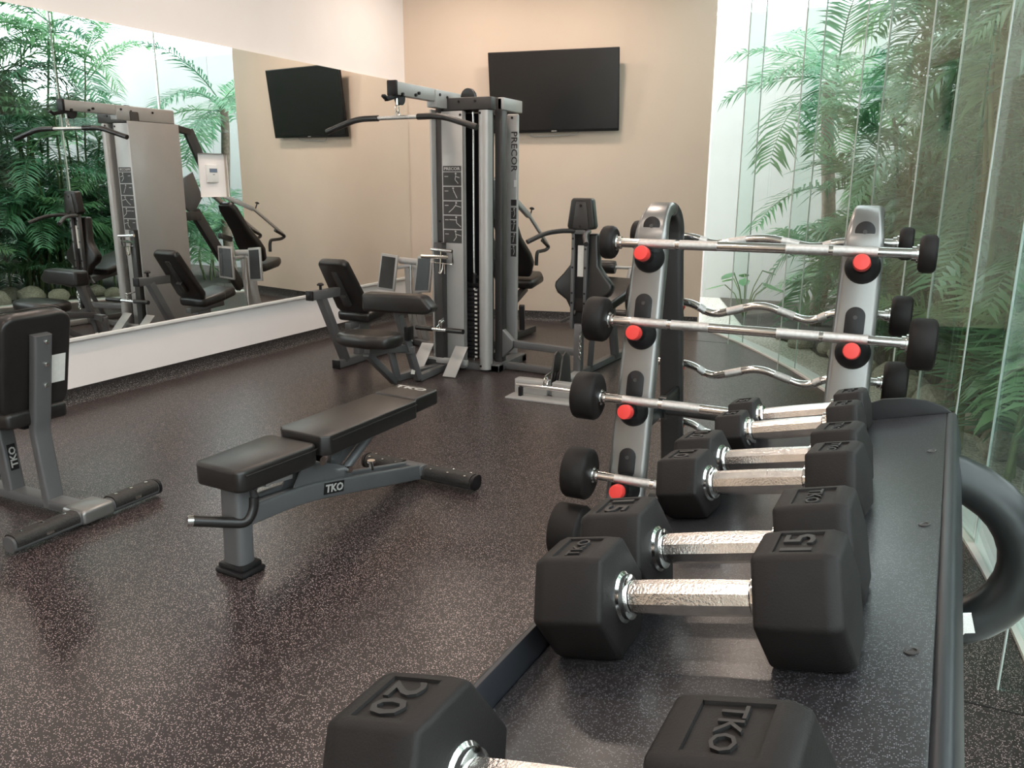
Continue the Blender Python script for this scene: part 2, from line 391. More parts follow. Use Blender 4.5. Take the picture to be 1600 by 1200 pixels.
mk('cable_loop', tube([fm @ V(q) for q in ((-.25, -.34, -.03), (-.24, -.40, -.03), (-.2, -.41, -.03), (.22, -.395, -.03), (.26, -.34, -.03))], .005, 8, .03), 'silver', t)

# ------------------------------------------------------------------ dumbbell rack
az, tau = rad(2.7), rad(14)
dd = V((math.sin(az), math.cos(az), 0)); dc = V((math.cos(az)*math.cos(tau), -math.sin(az)*math.cos(tau), math.sin(tau))); dn = dc.cross(dd)
TM = V((4.476, .659, 1.025)); HN = -.0495
trf = frame(dc, dd, dn, TM + dn*HN)          # local: x across the tray (up towards the glass), y along it, z off the mat
D0, D1 = -.62, .80
rk = root('dumbbell_rack', (4.49, .75, 0), 'dark steel dumbbell rack with a tilted rubber-topped tray', 'rack')
yc, yl = (D0+D1)/2, D1-D0
pan = join(box((.018, yc, -.012), (.350, yl, .014), .003), box((-.157, yc, .004), (.008, yl, .046), .003), box((.192, yc, -.030), (.016, yl, .060), .006, 3),
           box((-.10, yc, -.035), (.05, yl-.1, .035), .004), box((.12, yc, -.035), (.05, yl-.1, .035), .004))
mk('tray', xf(pan, trf), 'trayd', rk)
mt_ = mk('rubber_mat', xf(box((.017, yc, -.003), (.338, yl-.012, .006), .002), trf), 'mat', rk)
for q in ((.170, .293), (.170, .010), (.170, .58), (.170, -.28)):
    mk('mat_screw', join(xf(lathe([(.0062, 0), (.0062, .0012), (.004, .0014), (.0035, .0004)], (q[0], q[1], 0), (0, 0, 1), 16), trf)), 'dark', mt_)
arch = [(-.161, -.05), (.190, -.05), (.197, -.006), (.182, .010), (.160, .022), (.130, .030), (.095, .032), (.060, .025), (.03, .014), (-.03, .010), (-.161, .010)]
for yy in (D1+.003, D0-.003):
    mk('end_plate', xf(prism(arch, frame((1, 0, 0), (0, 0, 1), (0, -1, 0), (0, yy, 0)), .006, .0015), trf), 'black', rk)
for k, yy in enumerate((1.30, .06)):
    loop = [V((4.42, yy, .870)), V((4.55, yy, .915)), V((4.62, yy, .945)), *[V((4.674+.146*math.cos(rad(a)), yy, .842+.128*math.sin(rad(a)))) for a in range(96, -97, -12)], V((4.58, yy, .714)), V((4.50, yy, .714))]
    e = mk('end_frame', join(sweep(loop, rrect(.062, .066, .030, 5), (0, 1, 0)),
        sweep(fillet([(4.40, yy, .862), (4.46, yy, .70), (4.50, yy, .40), (4.50, yy, .04)], .1), rrect(.055, .085, .025, 5), (0, 1, 0)),
        beam((4.20, yy, .032), (4.86, yy, .032), .07, .045, .015)), 'tubeg', rk)
    mk('foot_pad', bx(4.18, 4.27, yy-.042, yy+.042, 0, .02, .006), 'black', e); mk('foot_pad', bx(4.79, 4.88, yy-.042, yy+.042, 0, .02, .006), 'black', e)
    mk('bolt', cyl((4.745, yy-.035, .735), (4.745, yy-.020, .735), .012, n=6), 'chrome', e)
mk('cross_rail', beam((4.50, .09, .30), (4.50, 1.27, .30), .05, .08, .012), 'tubeg', rk)
mk('cross_rail', beam((4.60, .06, .725), (4.66, 1.30, .725), .05, .05, .012), 'tubeg', rk)
mk('frame_plate', xf(box((0, 0, 0), (.055, .004, .030)), frame((.96, 0, .28), (0, 1, 0), (-.28, 0, .96), (4.738, 1.255, .752))), 'chrome', rk)

# hexagonal dumbbells
def hex_head(x0, x1, af, word, flip):
    s = af/math.sqrt(3); L = x1-x0; xm = (x0+x1)/2
    bm = bmesh.new()
    pts = [(s*math.cos(rad(60*k)), s*math.sin(rad(60*k))) for k in range(6)]
    def ring(x, k): return [bm.verts.new((x, a*k, b*k)) for a, b in pts]
    out = -1 if xm < 0 else 1
    xi, xo = (x0, x1) if out > 0 else (x1, x0)
    R = [ring(xi, .97), ring(xi+(xo-xi)*.25, 1.0), ring(xi+(xo-xi)*.85, 1.0), ring(xo, .93)]
    for A, B in zip(R, R[1:]):
        for i in range(6): bm.faces.new((A[i], A[(i+1) % 6], B[(i+1) % 6], B[i]))
    bm.faces.new(R[0]); bm.faces.new(R[3])
    bmesh.ops.recalc_face_normals(bm, faces=bm.faces[:])
    es = [e for e in bm.edges if e.calc_face_angle(0) > .35]
    bmesh.ops.bevel(bm, geom=es, offset=af*.042, segments=3, profile=.5, affect='EDGES')
    for sx in (-.30, .30):
        bmesh.ops.bisect_plane(bm, geom=bm.verts[:]+bm.edges[:]+bm.faces[:], plane_co=(xm+sx*L, 0, 0), plane_no=(1, 0, 0))
    top = [f for f in bm.faces if f.normal.z > .995 and abs(f.calc_center_median().x-xm) < .31*L]
    bmesh.ops.dissolve_faces(bm, faces=top)
    top = [f for f in bm.faces if f.normal.z > .995 and abs(f.calc_center_median().x-xm) < .2*L and f.calc_area() > .2*L*s]
    if top:
        bmesh.ops.inset_region(bm, faces=top[:1], thickness=.004, depth=0)
        bmesh.ops.inset_region(bm, faces=top[:1], thickness=.0008, depth=-.0022)
    hz = af/2
    g = [v + V((0, 0, hz)) for v in from_bm_keep(bm)[0]], from_bm_keep(bm)[1]
    bm.free()
    # lettering: reading direction -y, letter tops towards +x (turned half round when flip)
    k = -1 if flip else 1
    tm = frame((0, -k, 0), (k, 0, 0), (0, 0, 1), (xm, 0, af-.0014))
    tx = text(word, 1, .0026, tm, .012, fit=(.66*s, .19*L) if len(word) == 3 else ((.62 if len(word) == 2 else .34)*s, .36*L))
    return g, tx
def from_bm_keep(bm):
    bm.verts.index_update(); return [v.co.copy() for v in bm.verts], [[v.index for v in f.verts] for f in bm.faces]
def make_dumbbell(lbs, af, gap, head, label):
    r = root('hex_dumbbell', (0, 0, 0), label, 'dumbbell', 'hex dumbbells on the tray')
    ORG[0] = V((0, 0, 0)); hz = af/2
    for sgn, word in ((-1, str(lbs)), (1, 'TKO')):
        x0, x1 = sorted((sgn*gap/2, sgn*(gap/2+head)))
        g, tx = hex_head(x0, x1, af, word, False)
        h = mk('head', g, 'hexr', r, 28); mk('raised_lettering', tx, 'hexd', h)
        # stepped chrome collar against the head
        mk('collar', lathe([(.0235, 0), (.0235, .004), (.0205, .006), (.0205, .010), (.0165, .012)], (sgn*(gap/2+.002), 0, hz), (-sgn, 0, 0), 24), 'chrome', r)
    prof = []
    for k in range(9):
        u = -1+2*k/8; prof.append((.0152+.0007*(1-u*u), (u+1)/2*(gap-.022)))
    vs, fs = lathe(prof, (-(gap-.022)/2, 0, hz), (1, 0, 0), 10)
    mk('handle', (vs, fs), 'grip', r, 20)
    return r
def place_db(o, c, d, rot):
    # rest on the mat: tray frame times a turn about its normal
    o.matrix_world = trf @ Matrix.Translation((c, d, .0002)) @ Matrix.Rotation(rad(rot), 4, 'Z')
specs = [(20, .108, .140, .076, [(.004, -.278, 0)], ['black rubber hex dumbbell marked 20, the largest on the tray']),
         (15, .099, .130, .069, [(.001, -.002, 180), (-.004, .114, 0)], ['black rubber hex dumbbell marked 15, the one nearer the 20', 'black rubber hex dumbbell marked 15, the one nearer the pair of 10s']),
         (10, .083, .136, .058, [(-.014, .352, -6.5), (-.022, .452, -7)], ['black rubber hex dumbbell marked 10, the one nearer the pair of 15s', 'black rubber hex dumbbell marked 10, the one nearer the pair of smallest ones']),
         (5, .066, .131, .046, [(-.033, .655, -4), (-.033, .746, -5)], ['smallest black rubber hex dumbbell, beside the pair of 10s', 'smallest black rubber hex dumbbell, at the arched end plate of the tray'])]
for lbs, af, gap, head, spots, labs in specs:
    pr = None
    for (c, d, rot), lb in zip(spots, labs):
        if pr is None: pr = make_dumbbell(lbs, af, gap, head, lb); o = pr
        else: o = copy_tree(pr)
        o['label'] = lb; place_db(o, c, d, rot)

# ------------------------------------------------------------------ barbell rack
LK = .222
def legy(z): return 2.97-(1.245-z)*LK
YM = 3.115                                     # symmetry plane of the A-frame
rk = root('barbell_rack', (4.135, YM, 0), 'two-sided silver A-frame barbell rack with red-capped pegs', 'rack')
UX = (3.775, 4.497)
zb = [1.168, .892, .614, .332, .114]
for ux in UX:
    front = [V((ux, legy(z)+.026, z)) for z in (.03, .3, .6, .9, 1.14)]
    top = [V((ux, YM-.150*math.cos(rad(a)), 1.155+.130*math.sin(rad(a)))) for a in range(12, 100, 11)]
    pth = front+top
    def pf(u): return rrect(.150-.052*min(1, u*1.2), .048, .018, 4)
    up = mk('front_rail', sweep(pth, pf, (1, 0, 0)), 'rail', rk)
    rear = [V((ux, YM-.150*math.cos(rad(a)), 1.155+.130*math.sin(rad(a)))) for a in range(100, 172, 11)] + [V((ux, 2*YM-legy(z)-.026, z)) for z in (1.14, .9, .6, .3, .03)]
    rr = mk('rear_rail', sweep(rear, rrect(.098, .05, .018, 4), (1, 0, 0)), 'dark', rk)
    mk('foot_bar', beam((ux, legy(0)-.03, .022), (ux, 2*YM-legy(0)+.03, .022), .12, .044, .015), 'gunm', rk)
    sl = frame((1, 0, 0), V((0, LK, 1)).normalized(), V((0, -1, LK)).normalized())
    for z in zb:
        zs = z+.036
        m = sl.copy(); m.translation = V((ux, legy(zs), zs))
        s = mk('slot_cover', prism(rpoly(.062, .115, .0309, 6), m, .012, .002), 'black', up)
        mk('slot_bolt', xf(lathe([(.007, 0), (.007, .004)], (0, .022, .005), (0, 0, 1), 10), m), 'dark', s)
        m2 = sl.copy(); zk = z-.055; m2.translation = V((ux+.005, legy(zk), zk))
        pg = mk('peg_base', xf(lathe([(.056, 0), (.056, .010), (.046, .030), (.028, .046), (.022, .09)], (0, 0, 0), (0, 0, 1), 26), m2), 'black', up)
        mk('peg_cap', xf(lathe([(.0260, .086), (.0270, .090), (.0270, .120), (.024, .127), (.010, .128)], (0, 0, 0), (0, 0, 1), 22), m2), 'red', pg)
    for z in zb[:4]:
        yr = 2*YM-legy(z-.03)
        pg = mk('peg_base', lathe([(.045, 0), (.045, .010), (.024, .04), (.020, .09)], (ux, yr, z-.052), (0, 1, LK), 22), 'black', rr)
        mk('peg_cap', lathe([(.0235, .086), (.024, .12), (.012, .128)], (ux, yr, z-.052), (0, 1, LK), 18), 'red', pg)
mk('cross_tube', cyl((UX[0], YM+.02, .50), (UX[1], YM+.02, .50), .030, n=20), 'dark', rk)
mk('cross_tube', cyl((UX[0], YM, .10), (UX[1], YM, .10), .030, n=20), 'dark', rk)
for ux in UX: mk('tube_bracket', join(beam((ux+.03, legy(.5)+.03, .50), (ux+.03, 2*YM-legy(.5)-.03, .50), .02, .07, .008), cyl((ux+.02, YM+.02, .50), (ux+.05, YM+.02, .50), .048, n=20)), 'tubeg', rk)

def round_head(x_in, sgn, y, z, r, L):
    return lathe([(.022, 0), (r*.80, 0), (r*.93, .006), (r, .016), (r, L-.016), (r*.95, L-.006), (r*.82, L), (r*.3, L)], (x_in, y, z), (sgn, 0, 0), 36)
def inner_disc(x_in, sgn, y, z, r):
    return lathe([(.017, -.020), (.023, -.020), (.023, -.008), (.030, -.006), (.030, .002)], (x_in, y, z), (sgn, 0, 0), 20)
hd = [(.060, .052), (.082, .080), (.088, .095), (.096, .100), (.104, .125)]
words = ['topmost', 'second from the top', 'middle', 'fourth from the top', 'lowest']
for i, z in enumerate(zb):
    y = legy(z)-.070; r, L = hd[i]; xa, xb = 3.668, 4.662
    b = root('straight_barbell', ((xa+xb)/2, y, z), 'chrome straight barbell with round black ends, %s on the red-capped pegs' % words[i], 'barbell', 'straight barbells on the rack')
    mk('bar', cyl((xa-.01, y, z), (xb+.01, y, z), .0165, n=24), 'chrome', b)
    for k0, k1 in ((3.755, 4.035), (4.262, 4.545)):
        km = (k0+k1)/2
        mk('knurled_grip', cyl((k0, y, z), (km-.007, y, z), .0171, n=24), 'knurl', b); mk('knurled_grip', cyl((km+.007, y, z), (k1, y, z), .0171, n=24), 'knurl', b)
    for x, sg in ((xa, -1), (xb, 1)):
        h = mk('weight_head', round_head(x, sg, y, z, r, L), 'hexr', b); mk('collar', inner_disc(x, sg, y, z, r), 'chrome', h)
    # seat for the bar: the peg is just below it
words = ['topmost', 'second from the top', 'third from the top', 'lowest']
ezh = [(.060, .050), (.078, .075), (.088, .090), (.094, .100)]
for i, z in enumerate(zb[:4]):
    y = 2*YM-legy(z)+.070; r, L = ezh[i]; xa, xb = 3.640, 4.600
    b = root('curl_bar', ((xa+xb)/2, y, z), 'wavy chrome curl bar, %s on the rack side facing the beige wall' % words[i], 'barbell', 'curl bars on the rack')
    zz = [(xa-.01, 0), (3.84, 0), (3.925, -.048), (4.12, .012), (4.315, -.048), (4.40, 0), (xb+.01, 0)]
    if i == 0: zz = [(u, w*.6) for u, w in zz]
    pts = fillet([(u, y, z+w) for u, w in zz], .055, 6)
    mk('bar', sweep(pts, circ(.0163, 16), (0, 1, 0)), 'chrome', b)
    for a, c in (((3.925, -.048), (4.12, .012)), ((4.315, -.048), (4.12, .012)), ((3.925, -.048), (3.84, 0)), ((4.315, -.048), (4.40, 0))):
        f_ = (lambda w: w*.6) if i == 0 else (lambda w: w)
        P, Q = V((a[0], y, z+f_(a[1]))), V((c[0], y, z+f_(c[1])))
        mk('knurled_grip', cyl(P.lerp(Q, .32), P.lerp(Q, .66), .0169, n=18), 'knurl', b)
    for x, sg in ((xa, -1), (xb, 1)):
        h = mk('weight_head', round_head(x, sg, y, z, r, L), 'hexr', b); mk('collar', inner_disc(x, sg, y, z, r), 'chrome', h)

# ------------------------------------------------------------------ adjustable flat bench (local: y along the bench)
b = root('adjustable_bench', (2.56, 2.04, 0), 'black flat adjustable bench with gunmetal frame and rubber T-foot', 'bench', None, rad(-3.84))
ORG[0] = V((0, 0, 0))
I3 = Matrix.Identity(4)
def padmesh(poly, z0, z1, bev=.014): return prism(poly, Matrix.Translation((0, 0, (z0+z1)/2)), z1-z0, bev, 3)
mk('seat_pad', padmesh([(-.098, -.075), (.088, -.075), (.112, -.055), (.124, .27), (.112, .305), (-.122, .305), (-.134, .27), (-.122, -.055)], .336, .420), 'vinylb', b)
mk('seat_piping', tube([(.117, -.05, .400), (.129, .27, .400), (.117, .308, .400)], .0025, 6, .02), 'vinyl', b); mk('seat_piping', tube([(-.127, -.05, .400), (-.139, .27, .400)], .0025, 6), 'vinyl', b)
mk('back_pad', padmesh([(-.075, .318), (.118, .318), (.146, .345), (.128, .925), (.120, .935), (-.112, .935), (-.120, .925), (-.110, .345)], .362, .442), 'vinylb', b)
mk('back_piping', tube([(.151, .35, .424), (.133, .925, .424)], .0025, 6), 'vinyl', b); mk('back_piping', tube([(-.115, .35, .424), (-.125, .925, .424)], .0025, 6), 'vinyl', b)
hp = mk('head_pad', padmesh([(-.118, .940), (.116, .940), (.106, 1.125), (.090, 1.143), (-.100, 1.143), (-.116, 1.125)], .376, .446), 'vinylb', b)
mk('printed_logo', text('TKO', .052, .001, frame((1, 0, 0), (0, 1, 0), (0, 0, 1), (-.02, 1.09, .4465)), .02, 1.6), 'ink', hp)
mk('pad_plate', bx(-.04, .04, -.02, .28, .318, .338, .004), 'black', b); mk('pad_plate', bx(-.045, .045, .38, 1.05, .345, .364, .004), 'black', b)
mk('front_post', sweep([(0, -.005, .03), (0, .0, .20), (0, .005, .33)], rrect(.10, .075, .025, 4), (1, 0, 0)), 'gunm', b)
mk('post_foot', join(bx(-.072, .072, -.060, .055, 0, .022, .010), bx(-.062, .062, -.052, .047, .018, .042, .010)), 'black', b)
rails = []
for s in (-1, 1):
    rails.append(sweep(fillet([(s*.040, .02, .215), (s*.040, .30, .205), (s*.040, 1.06, .052)], .15), rrect(.024, .072, .008, 3), (1, 0, 0)))
mk('main_rail', join(*rails, beam((0, .03, .215), (0, .42, .185), .07, .05, .006), bx(-.06, .06, 1.04, 1.10, .035, .085, .01)), 'gunm', b)
lb = mk('logo_plate', xf(box((0, 0, 0), (.115, .045, .003)), frame((0, 1, -.19), (0, .19, 1), (1, 0, 0), (.0535, .455, .180))), 'black', b)
mk('logo_lettering', text('TKO', .044, .002, frame(V((0, 1, -.19)).normalized(), V((0, .19, 1)).normalized(), (1, 0, 0), (.0555, .455, .180)), .03, 1.15), 'ink', lb)
for s in (-1, 1): mk('pivot_plate', prism([(.22, .19), (.30, .30), (.335, .345), (.385, .345), (.43, .29), (.56, .235), (.60, .165), (.24, .215)], frame((0, 1, 0), (0, 0, 1), (1, 0, 0), (s*.030, 0, 0)), .008, .002), 'gunm', b)
mk('pivot_bolt', join(cyl((-.075, .365, .325), (.075, .365, .325), .013, n=16), cyl((.055, .365, .325), (.085, .365, .325), .019, n=16)), 'chrome', b)
mk('adjuster_strut', join(cyl((.03, .555, .225), (.03, .735, .335), .019, n=18), beam((-.02, .52, .235), (-.02, .72, .345), .035, .05, .006)), 'gunm', b)
mk('strut_rod', cyl((.03, .735, .335), (.03, .775, .359), .010, n=14), 'chrome', b); mk('strut_pin', cyl((.005, .555, .225), (.058, .555, .225), .014, n=14), 'chrome', b)
mk('seat_strut', join(beam((.0, .09, .30), (0, .27, .28), .03, .02, .003), cyl((-.05, .11, .305), (.05, .11, .305), .010, n=12)), 'silver', b)
mk('ladder_plate', prism([(.50, .25), (.52, .34), (.60, .365), (.56, .24)], frame((0, 1, 0), (0, 0, 1), (1, 0, 0), (-.012, 0, 0)), .02, .002), 'gunm', b)
hb = mk('grab_handle', tube([(.052, .035, .285), (.052, .030, .235), (.050, -.005, .198), (-.03, -.115, .228), (-.055, -.150, .238)], .0195, 14, .05), 'vinyl', b)
mk('handle_end', cyl((-.052, -.146, .2370), (-.062, -.162, .2405), .0200, n=16), 'chrome', hb)
mk('handle_bracket', join(cyl((.052, .038, .28), (.052, .032, .325), .014, n=14), cyl((.02, .035, .318), (.068, .035, .318), .009, n=12)), 'dark', b)
tb = mk('rear_foot_bar', sweep([(-.285, 1.085, .042), (.33, 1.085, .042)], rrect(.07, .062, .026, 5), (0, 1, 0)), 'dark', b)
for a, c in ((-.28, -.075), (.075, .322)):
    tr_ = mk('rubber_tread', sweep([(a, 1.085, .050), (c, 1.085, .050)], rrect(.078, .060, .028, 5), (0, 1, 0)), 'tread', tb)
    for k in range(3):
        for s in (-1, 1): mk('tread_screw', lathe([(.006, 0), (.006, .002), (.003, .003)], (a+(c-a)*(.12+.38*k), 1.085+s*.026, .0775), (0, 0, 1), 10), 'chrome', tr_)
for x, s in ((-.285, -1), (.33, 1)): mk('end_cap', sweep([(x, 1.085, .046), (x+s*.012, 1.085, .046)], rrect(.080, .070, .030, 5), (0, 1, 0)), 'black', tb)
for x in (-.04, .04): mk('rail_bolt', lathe([(.009, 0), (.009, .006), (.004, .008)], (x, 1.045, .084), (0, 0, 1), 12), 'chrome', b)
mk('transport_knob', join(lathe([(.010, 0), (.010, .03), (.018, .034), (.018, .045)], (-.035, .80, .13), (0, 0, 1), 14)), 'chrome', b)

# ------------------------------------------------------------------ upright utility bench
b = root('upright_bench', (1.42, 2.11, 0), 'black upright utility bench facing the mirror, pale label on its back', 'bench')
yc = 2.11
pf = frame((0, 1, 0), V((.24, 0, 1)).normalized(), V((1, 0, -.24)).normalized(), (1.430, yc, .655))
bp = mk('back_pad', prism(rpoly(.305, .43, .055, 5), pf, .075, .018, 3), 'vinyl', b)
mk('pad_face_welt', sweep([pf @ V((x, y, -.024)) for x, y in rpoly(.312, .437, .056, 5)], circ(.003, 6), None, True), 'vinylb', b)
mk('care_label', xf(box((.095, -.035, .0385), (.062, .125, .002)), pf), 'label', bp)
mk('seat_pad', prism([(-.13, -.20), (.13, -.20), (.155, -.14), (.15, .18), (.11, .21), (-.11, .21), (-.15, .18), (-.155, -.14)], frame((0, 1, 0), (-1, 0, 0), (0, 0, 1), (1.235, yc, .425)), .07, .018, 3), 'vinylb', b)
mk('seat_plate', bx(1.10, 1.40, yc-.05, yc+.05, .37, .392, .004), 'black', b)
ps = mk('rear_post', sweep(fillet([(1.455, yc, .03), (1.425, yc, .36), (1.440, yc, .42), (1.515, yc, .775)], .06), rrect(.078, .042, .010, 3), (0, 1, 0)), 'gunm', b)
for u, z in ((1.5310, .745), (1.511, .65), (1.4915, .56)):
    mk('post_bolt', lathe([(.010, 0), (.009, .006), (.004, .009)], (u, yc+.008, z), (1, 0, -.21), 12), 'chrome', ps)
fp = mk('front_post', sweep([(1.20, yc, .03), (1.17, yc, .385)], rrect(.07, .06, .012, 3), (0, 1, 0)), 'gunm', b)
lp = mk('logo_plate', xf(box((0, 0, 0), (.036, .115, .003)), frame((0, 1, 0), (-.08, 0, 1), (1, 0, .08), (1.2185, yc, .21))), 'black', fp)
mk('logo_lettering', text('TKO', .040, .002, frame((-.08, 0, 1), (0, -1, 0), (1, 0, .08), (1.2205, yc, .21)), .03, 1.1), 'ink', fp)
mk('base_rail', join(beam((.85, yc, .045), (1.66, yc, .045), .075, .045, .012), beam((.85, yc-.2, .035), (.85, yc+.2, .035), .06, .05, .015)), 'gunm', b)
mk('base_joint', bx(1.60, 1.735, yc-.075, yc+.075, .012, .075, .016, 3), 'rail', b)
tb = mk('rear_foot_bar', sweep([(1.692, yc-.36, .042), (1.692, yc+.315, .042)], rrect(.07, .062, .026, 5), (1, 0, 0)), 'gunm', b)
for a, c in ((-.35, -.085), (.085, .305)):
    tr_ = mk('rubber_tread', sweep([(1.692, yc+a, .050), (1.692, yc+c, .050)], rrect(.078, .060, .028, 5), (1, 0, 0)), 'tread', tb)
    for k in range(3):
        mk('tread_screw', lathe([(.007, 0), (.007, .002), (.003, .003)], (1.692, yc+a+(c-a)*(.15+.35*k), .0795), (0, 0, 1), 10), 'chrome', tr_)
    mk('tread_clip', box((1.7315, yc+(a+c)/2, .045), (.003, .03, .012), .001), 'chrome', tr_)
mk('end_cap', sweep([(1.692, yc+.312, .044), (1.692, yc+.325, .044)], rrect(.078, .068, .030, 5), (1, 0, 0)), 'black', tb)

# ------------------------------------------------------------------ multi-station gym
g = root('multi_gym', (1.75, 5.40, 0), 'grey multi-station cable gym with weight stack, press seats and tall shrouds', 'gym machine')
XZ = frame((1, 0, 0), (0, 0, 1), (0, -1, 0)); YZ = frame((0, 1, 0), (0, 0, 1), (1, 0, 0))
# tower
pl = mk('front_shroud', join(bx(1.568, 1.738, 5.248, 5.262, .02, 1.862, .003), bx(1.728, 1.738, 5.25, 5.30, .02, 1.862, .003)), 'shroud', g)
for x, z in ((1.722, 1.835), (1.722, .05)): mk('shroud_bolt', lathe([(.009, 0), (.009, .004)], (x, 5.249, z), (0, -1, 0), 10), 'black', pl)
side = mk('side_shroud', bx(1.500, 1.516, 5.20, 5.755, .06, 1.875, .004), 'shroud', g)
mk('corner_post', bx(1.518, 1.566, 5.255, 5.335, .02, 1.955, .005), 'dark', g)
def picto(parent, x, y, z, w, h, k):
    # one exercise placard: dark print with a pale rule and a small figure
    o = mk('placard', bx(x-w/2, x+w/2, y-.0015, y, z-h/2, z+h/2), 'print', parent)
    P = [(-.2, .30), (.05, .05), (.0, -.3), (.3, .1), (-.3, -.05)]
    random.seed(k); st = [bx(x-w/2, x+w/2, y-.0028, y-.0012, z+h/2-.003, z+h/2)]
    c = V((x+w*.12, 0, z)); hd_ = c + V((random.uniform(-.1, .1)*w, 0, .26*h)); hip = c + V((random.uniform(-.12, .12)*w, 0, -.06*h))
    ft = hip + V((random.uniform(-.25, .30)*w, 0, -.28*h)); hn = c + V((random.uniform(-.35, .35)*w, 0, random.uniform(.0, .3)*h))
    sh = hd_.lerp(hip, .3)
    for a, b in ((hd_, hip), (hip, ft), (sh, hn)):
        a, b = V((a.x, y-.002, a.z)), V((b.x, y-.002, b.z)); st.append(beam(a, b, .005, .0016, 0, (0, 1, 0)))
    st.append(lathe([(.007, 0), (.007, .0016)], (hd_.x, y-.0012, hd_.z+.01), (0, -1, 0), 10))
    st.append(bx(x-w*.42, x-w*.22, y-.0026, y-.0012, z+.14*h, z+.19*h))
    mk('placard_print', join(*st), 'ink', o)
pb = mk('placard_header', bx(1.578, 1.726, 5.2465, 5.248, 1.452, 1.490), 'print', pl)
mk('brand_lettering', text('PRECOR', .028, .0015, frame((1, 0, 0), (0, 0, 1), (0, -1, 0), (1.652, 5.246, 1.471)), .02, 1.25), 'ink', pb)
for k in range(5): picto(pl, 1.652, 5.248, 1.401-.1015*k, .148, .097, 20+k)
cv = [(-.045, .03), (.045, .03)] + [(.045*math.cos(rad(a)), -.005-.032*math.sin(rad(a))) for a in range(0, 181, 15)]
col = mk('curved_shroud', prism([(x, -y) for x, y in cv], frame((1, 0, 0), (0, -1, 0), (0, 0, 1), (1.890, 5.300, .942)), 1.845), 'silver', g)
for z in (1.845, .045): mk('shroud_bolt', lathe([(.009, 0), (.009, .004)], (1.868, 5.268, z), (0, -1, 0), 10), 'black', col)
mk('side_post', bx(1.915, 1.975, 5.40, 5.485, 0, 1.955, .008), 'dark', g)
rc = mk('rear_shroud', bx(1.838, 1.932, 5.752, 5.785, .03, 1.872, .012, 3), 'silver', g)
mk('brand_lettering', text('PRECOR', .068, .002, frame((0, 0, -1), (1, 0, 0), (0, -1, 0), (1.905, 5.751, 1.60)), .01, 1.15), 'dark', rc)
mk('data_sticker', bx(1.905, 1.926, 5.7495, 5.752, 1.345, 1.395), 'label', rc)
mk('placard_header', bx(1.880, 1.926, 5.7500, 5.752, 1.205, 1.250), 'print', rc)
for k in range(4): picto(rc, 1.903, 5.752, 1.150-.095*k, .046, .088, 40+k)
mk('shroud_bolt', lathe([(.009, 0), (.009, .004)], (1.885, 5.752, 1.845), (0, -1, 0), 10), 'black', rc)
mk('stack_back_panel', join(bx(1.53, 1.86, 5.47, 5.50, .10, 1.86), bx(1.52, 1.56, 5.33, 5.75, .1, 1.86)), 'black', g)
for x in (1.755, 1.835): mk('guide_rod', cyl((x, 5.375, .04), (x, 5.375, 1.88), .009, n=12), 'chrome', g)
mk('lift_cable', cyl((1.782, 5.335, .66), (1.782, 5.335, 1.83), .004, n=8), 'silver', g)
wp = None
for k in range(17):
    z = .085+k*.0315
    if wp is None:
        wp = mk('weight_plate', bx(1.60, 1.858, 5.330, 5.425, z, z+.0285, .003), 'black', g); wl = mk('weight_label', bx(1.785, 1.806, 5.3285, 5.330, z+.007, z+.021), 'label', wp)
    else:
        o = share(wp, 'weight_plate', g, (0, 0, k*.0315)); share(wl, 'weight_label', o)
mk('stack_top', join(bx(1.70, 1.85, 5.335, 5.42, .625, .655, .005), lathe([(.02, 0), (.02, .06), (.012, .07)], (1.782, 5.335, .655), (0, 0, 1), 14), cyl((1.815, 5.325, .70), (1.815, 5.40, .70), .012, n=12)), 'black', g)
mk('selector_pin', cyl((1.800, 5.325, .615), (1.800, 5.300, .615), .008, n=10), 'chrome', g)
# head of the tower
mk('head_beam', join(bx(1.522, 1.955, 5.268, 5.345, 1.868, 1.952, .006), bx(1.56, 1.80, 5.35, 5.75, 1.868, 1.94, .006)), 'dark', g)
mk('head_side_beam', join(bx(1.938, 1.985, 5.40, 5.72, 1.872, 1.956, .006)), 'silver', g)
for x in (1.70, 1.83): mk('beam_bolt', lathe([(.009, 0), (.009, .005)], (x, 5.268, 1.925), (0, -1, 0), 10), 'black', g)
arm = mk('pulldown_arm', join(bx(1.538, 1.598, 4.645, 5.74, 1.918, 2.000, .006), bx(1.530, 1.606, 5.12, 5.74, 1.88, 1.995, .004)), 'silver', g)  # silver instead of gunmetal puts daylight into the arm's colour
mk('arm_end_cap', bx(1.532, 1.604, 4.625, 4.648, 1.912, 2.006, .006), 'black', arm)
for y, z in ((4.70, 1.926), (4.86, 1.935), (4.90, 1.95), (5.17, 1.965), (5.27, 1.955), (5.5, 1.96)): mk('arm_bolt', cyl((1.525, y, z), (1.612, y, z), .010, n=10), 'black', arm)
mk('head_pulley', join(lathe([(.062, 0), (.062, .008), (.055, .014), (.062, .020), (.062, .028)], (1.715, 5.372, 1.962), (.15, 1, 0), 28)), 'vinylb', g)
mk('arm_pulley', join(lathe([(.045, -.014), (.045, -.008), (.036, 0), (.045, .008), (.045, .014)], (1.568, 4.72, 1.905), (1, 0, 0), 24), beam((1.568, 4.74, 1.93), (1.568, 4.56, 1.885), .03, .028, .005), beam((1.568, 4.57, 1.885), (1.568, 4.53, 1.905), .03, .018, .004)), 'black', arm)
mk('snap_hook', join(cyl((1.572, 4.68, 1.905), (1.572, 4.68, 1.86), .010, n=10), tube([(1.572+.012*math.cos(rad(a)), 4.68, 1.835+.028*math.sin(rad(a))) for a in range(0, 360, 30)], .0045, 8, 0, True)), 'chrome', arm)
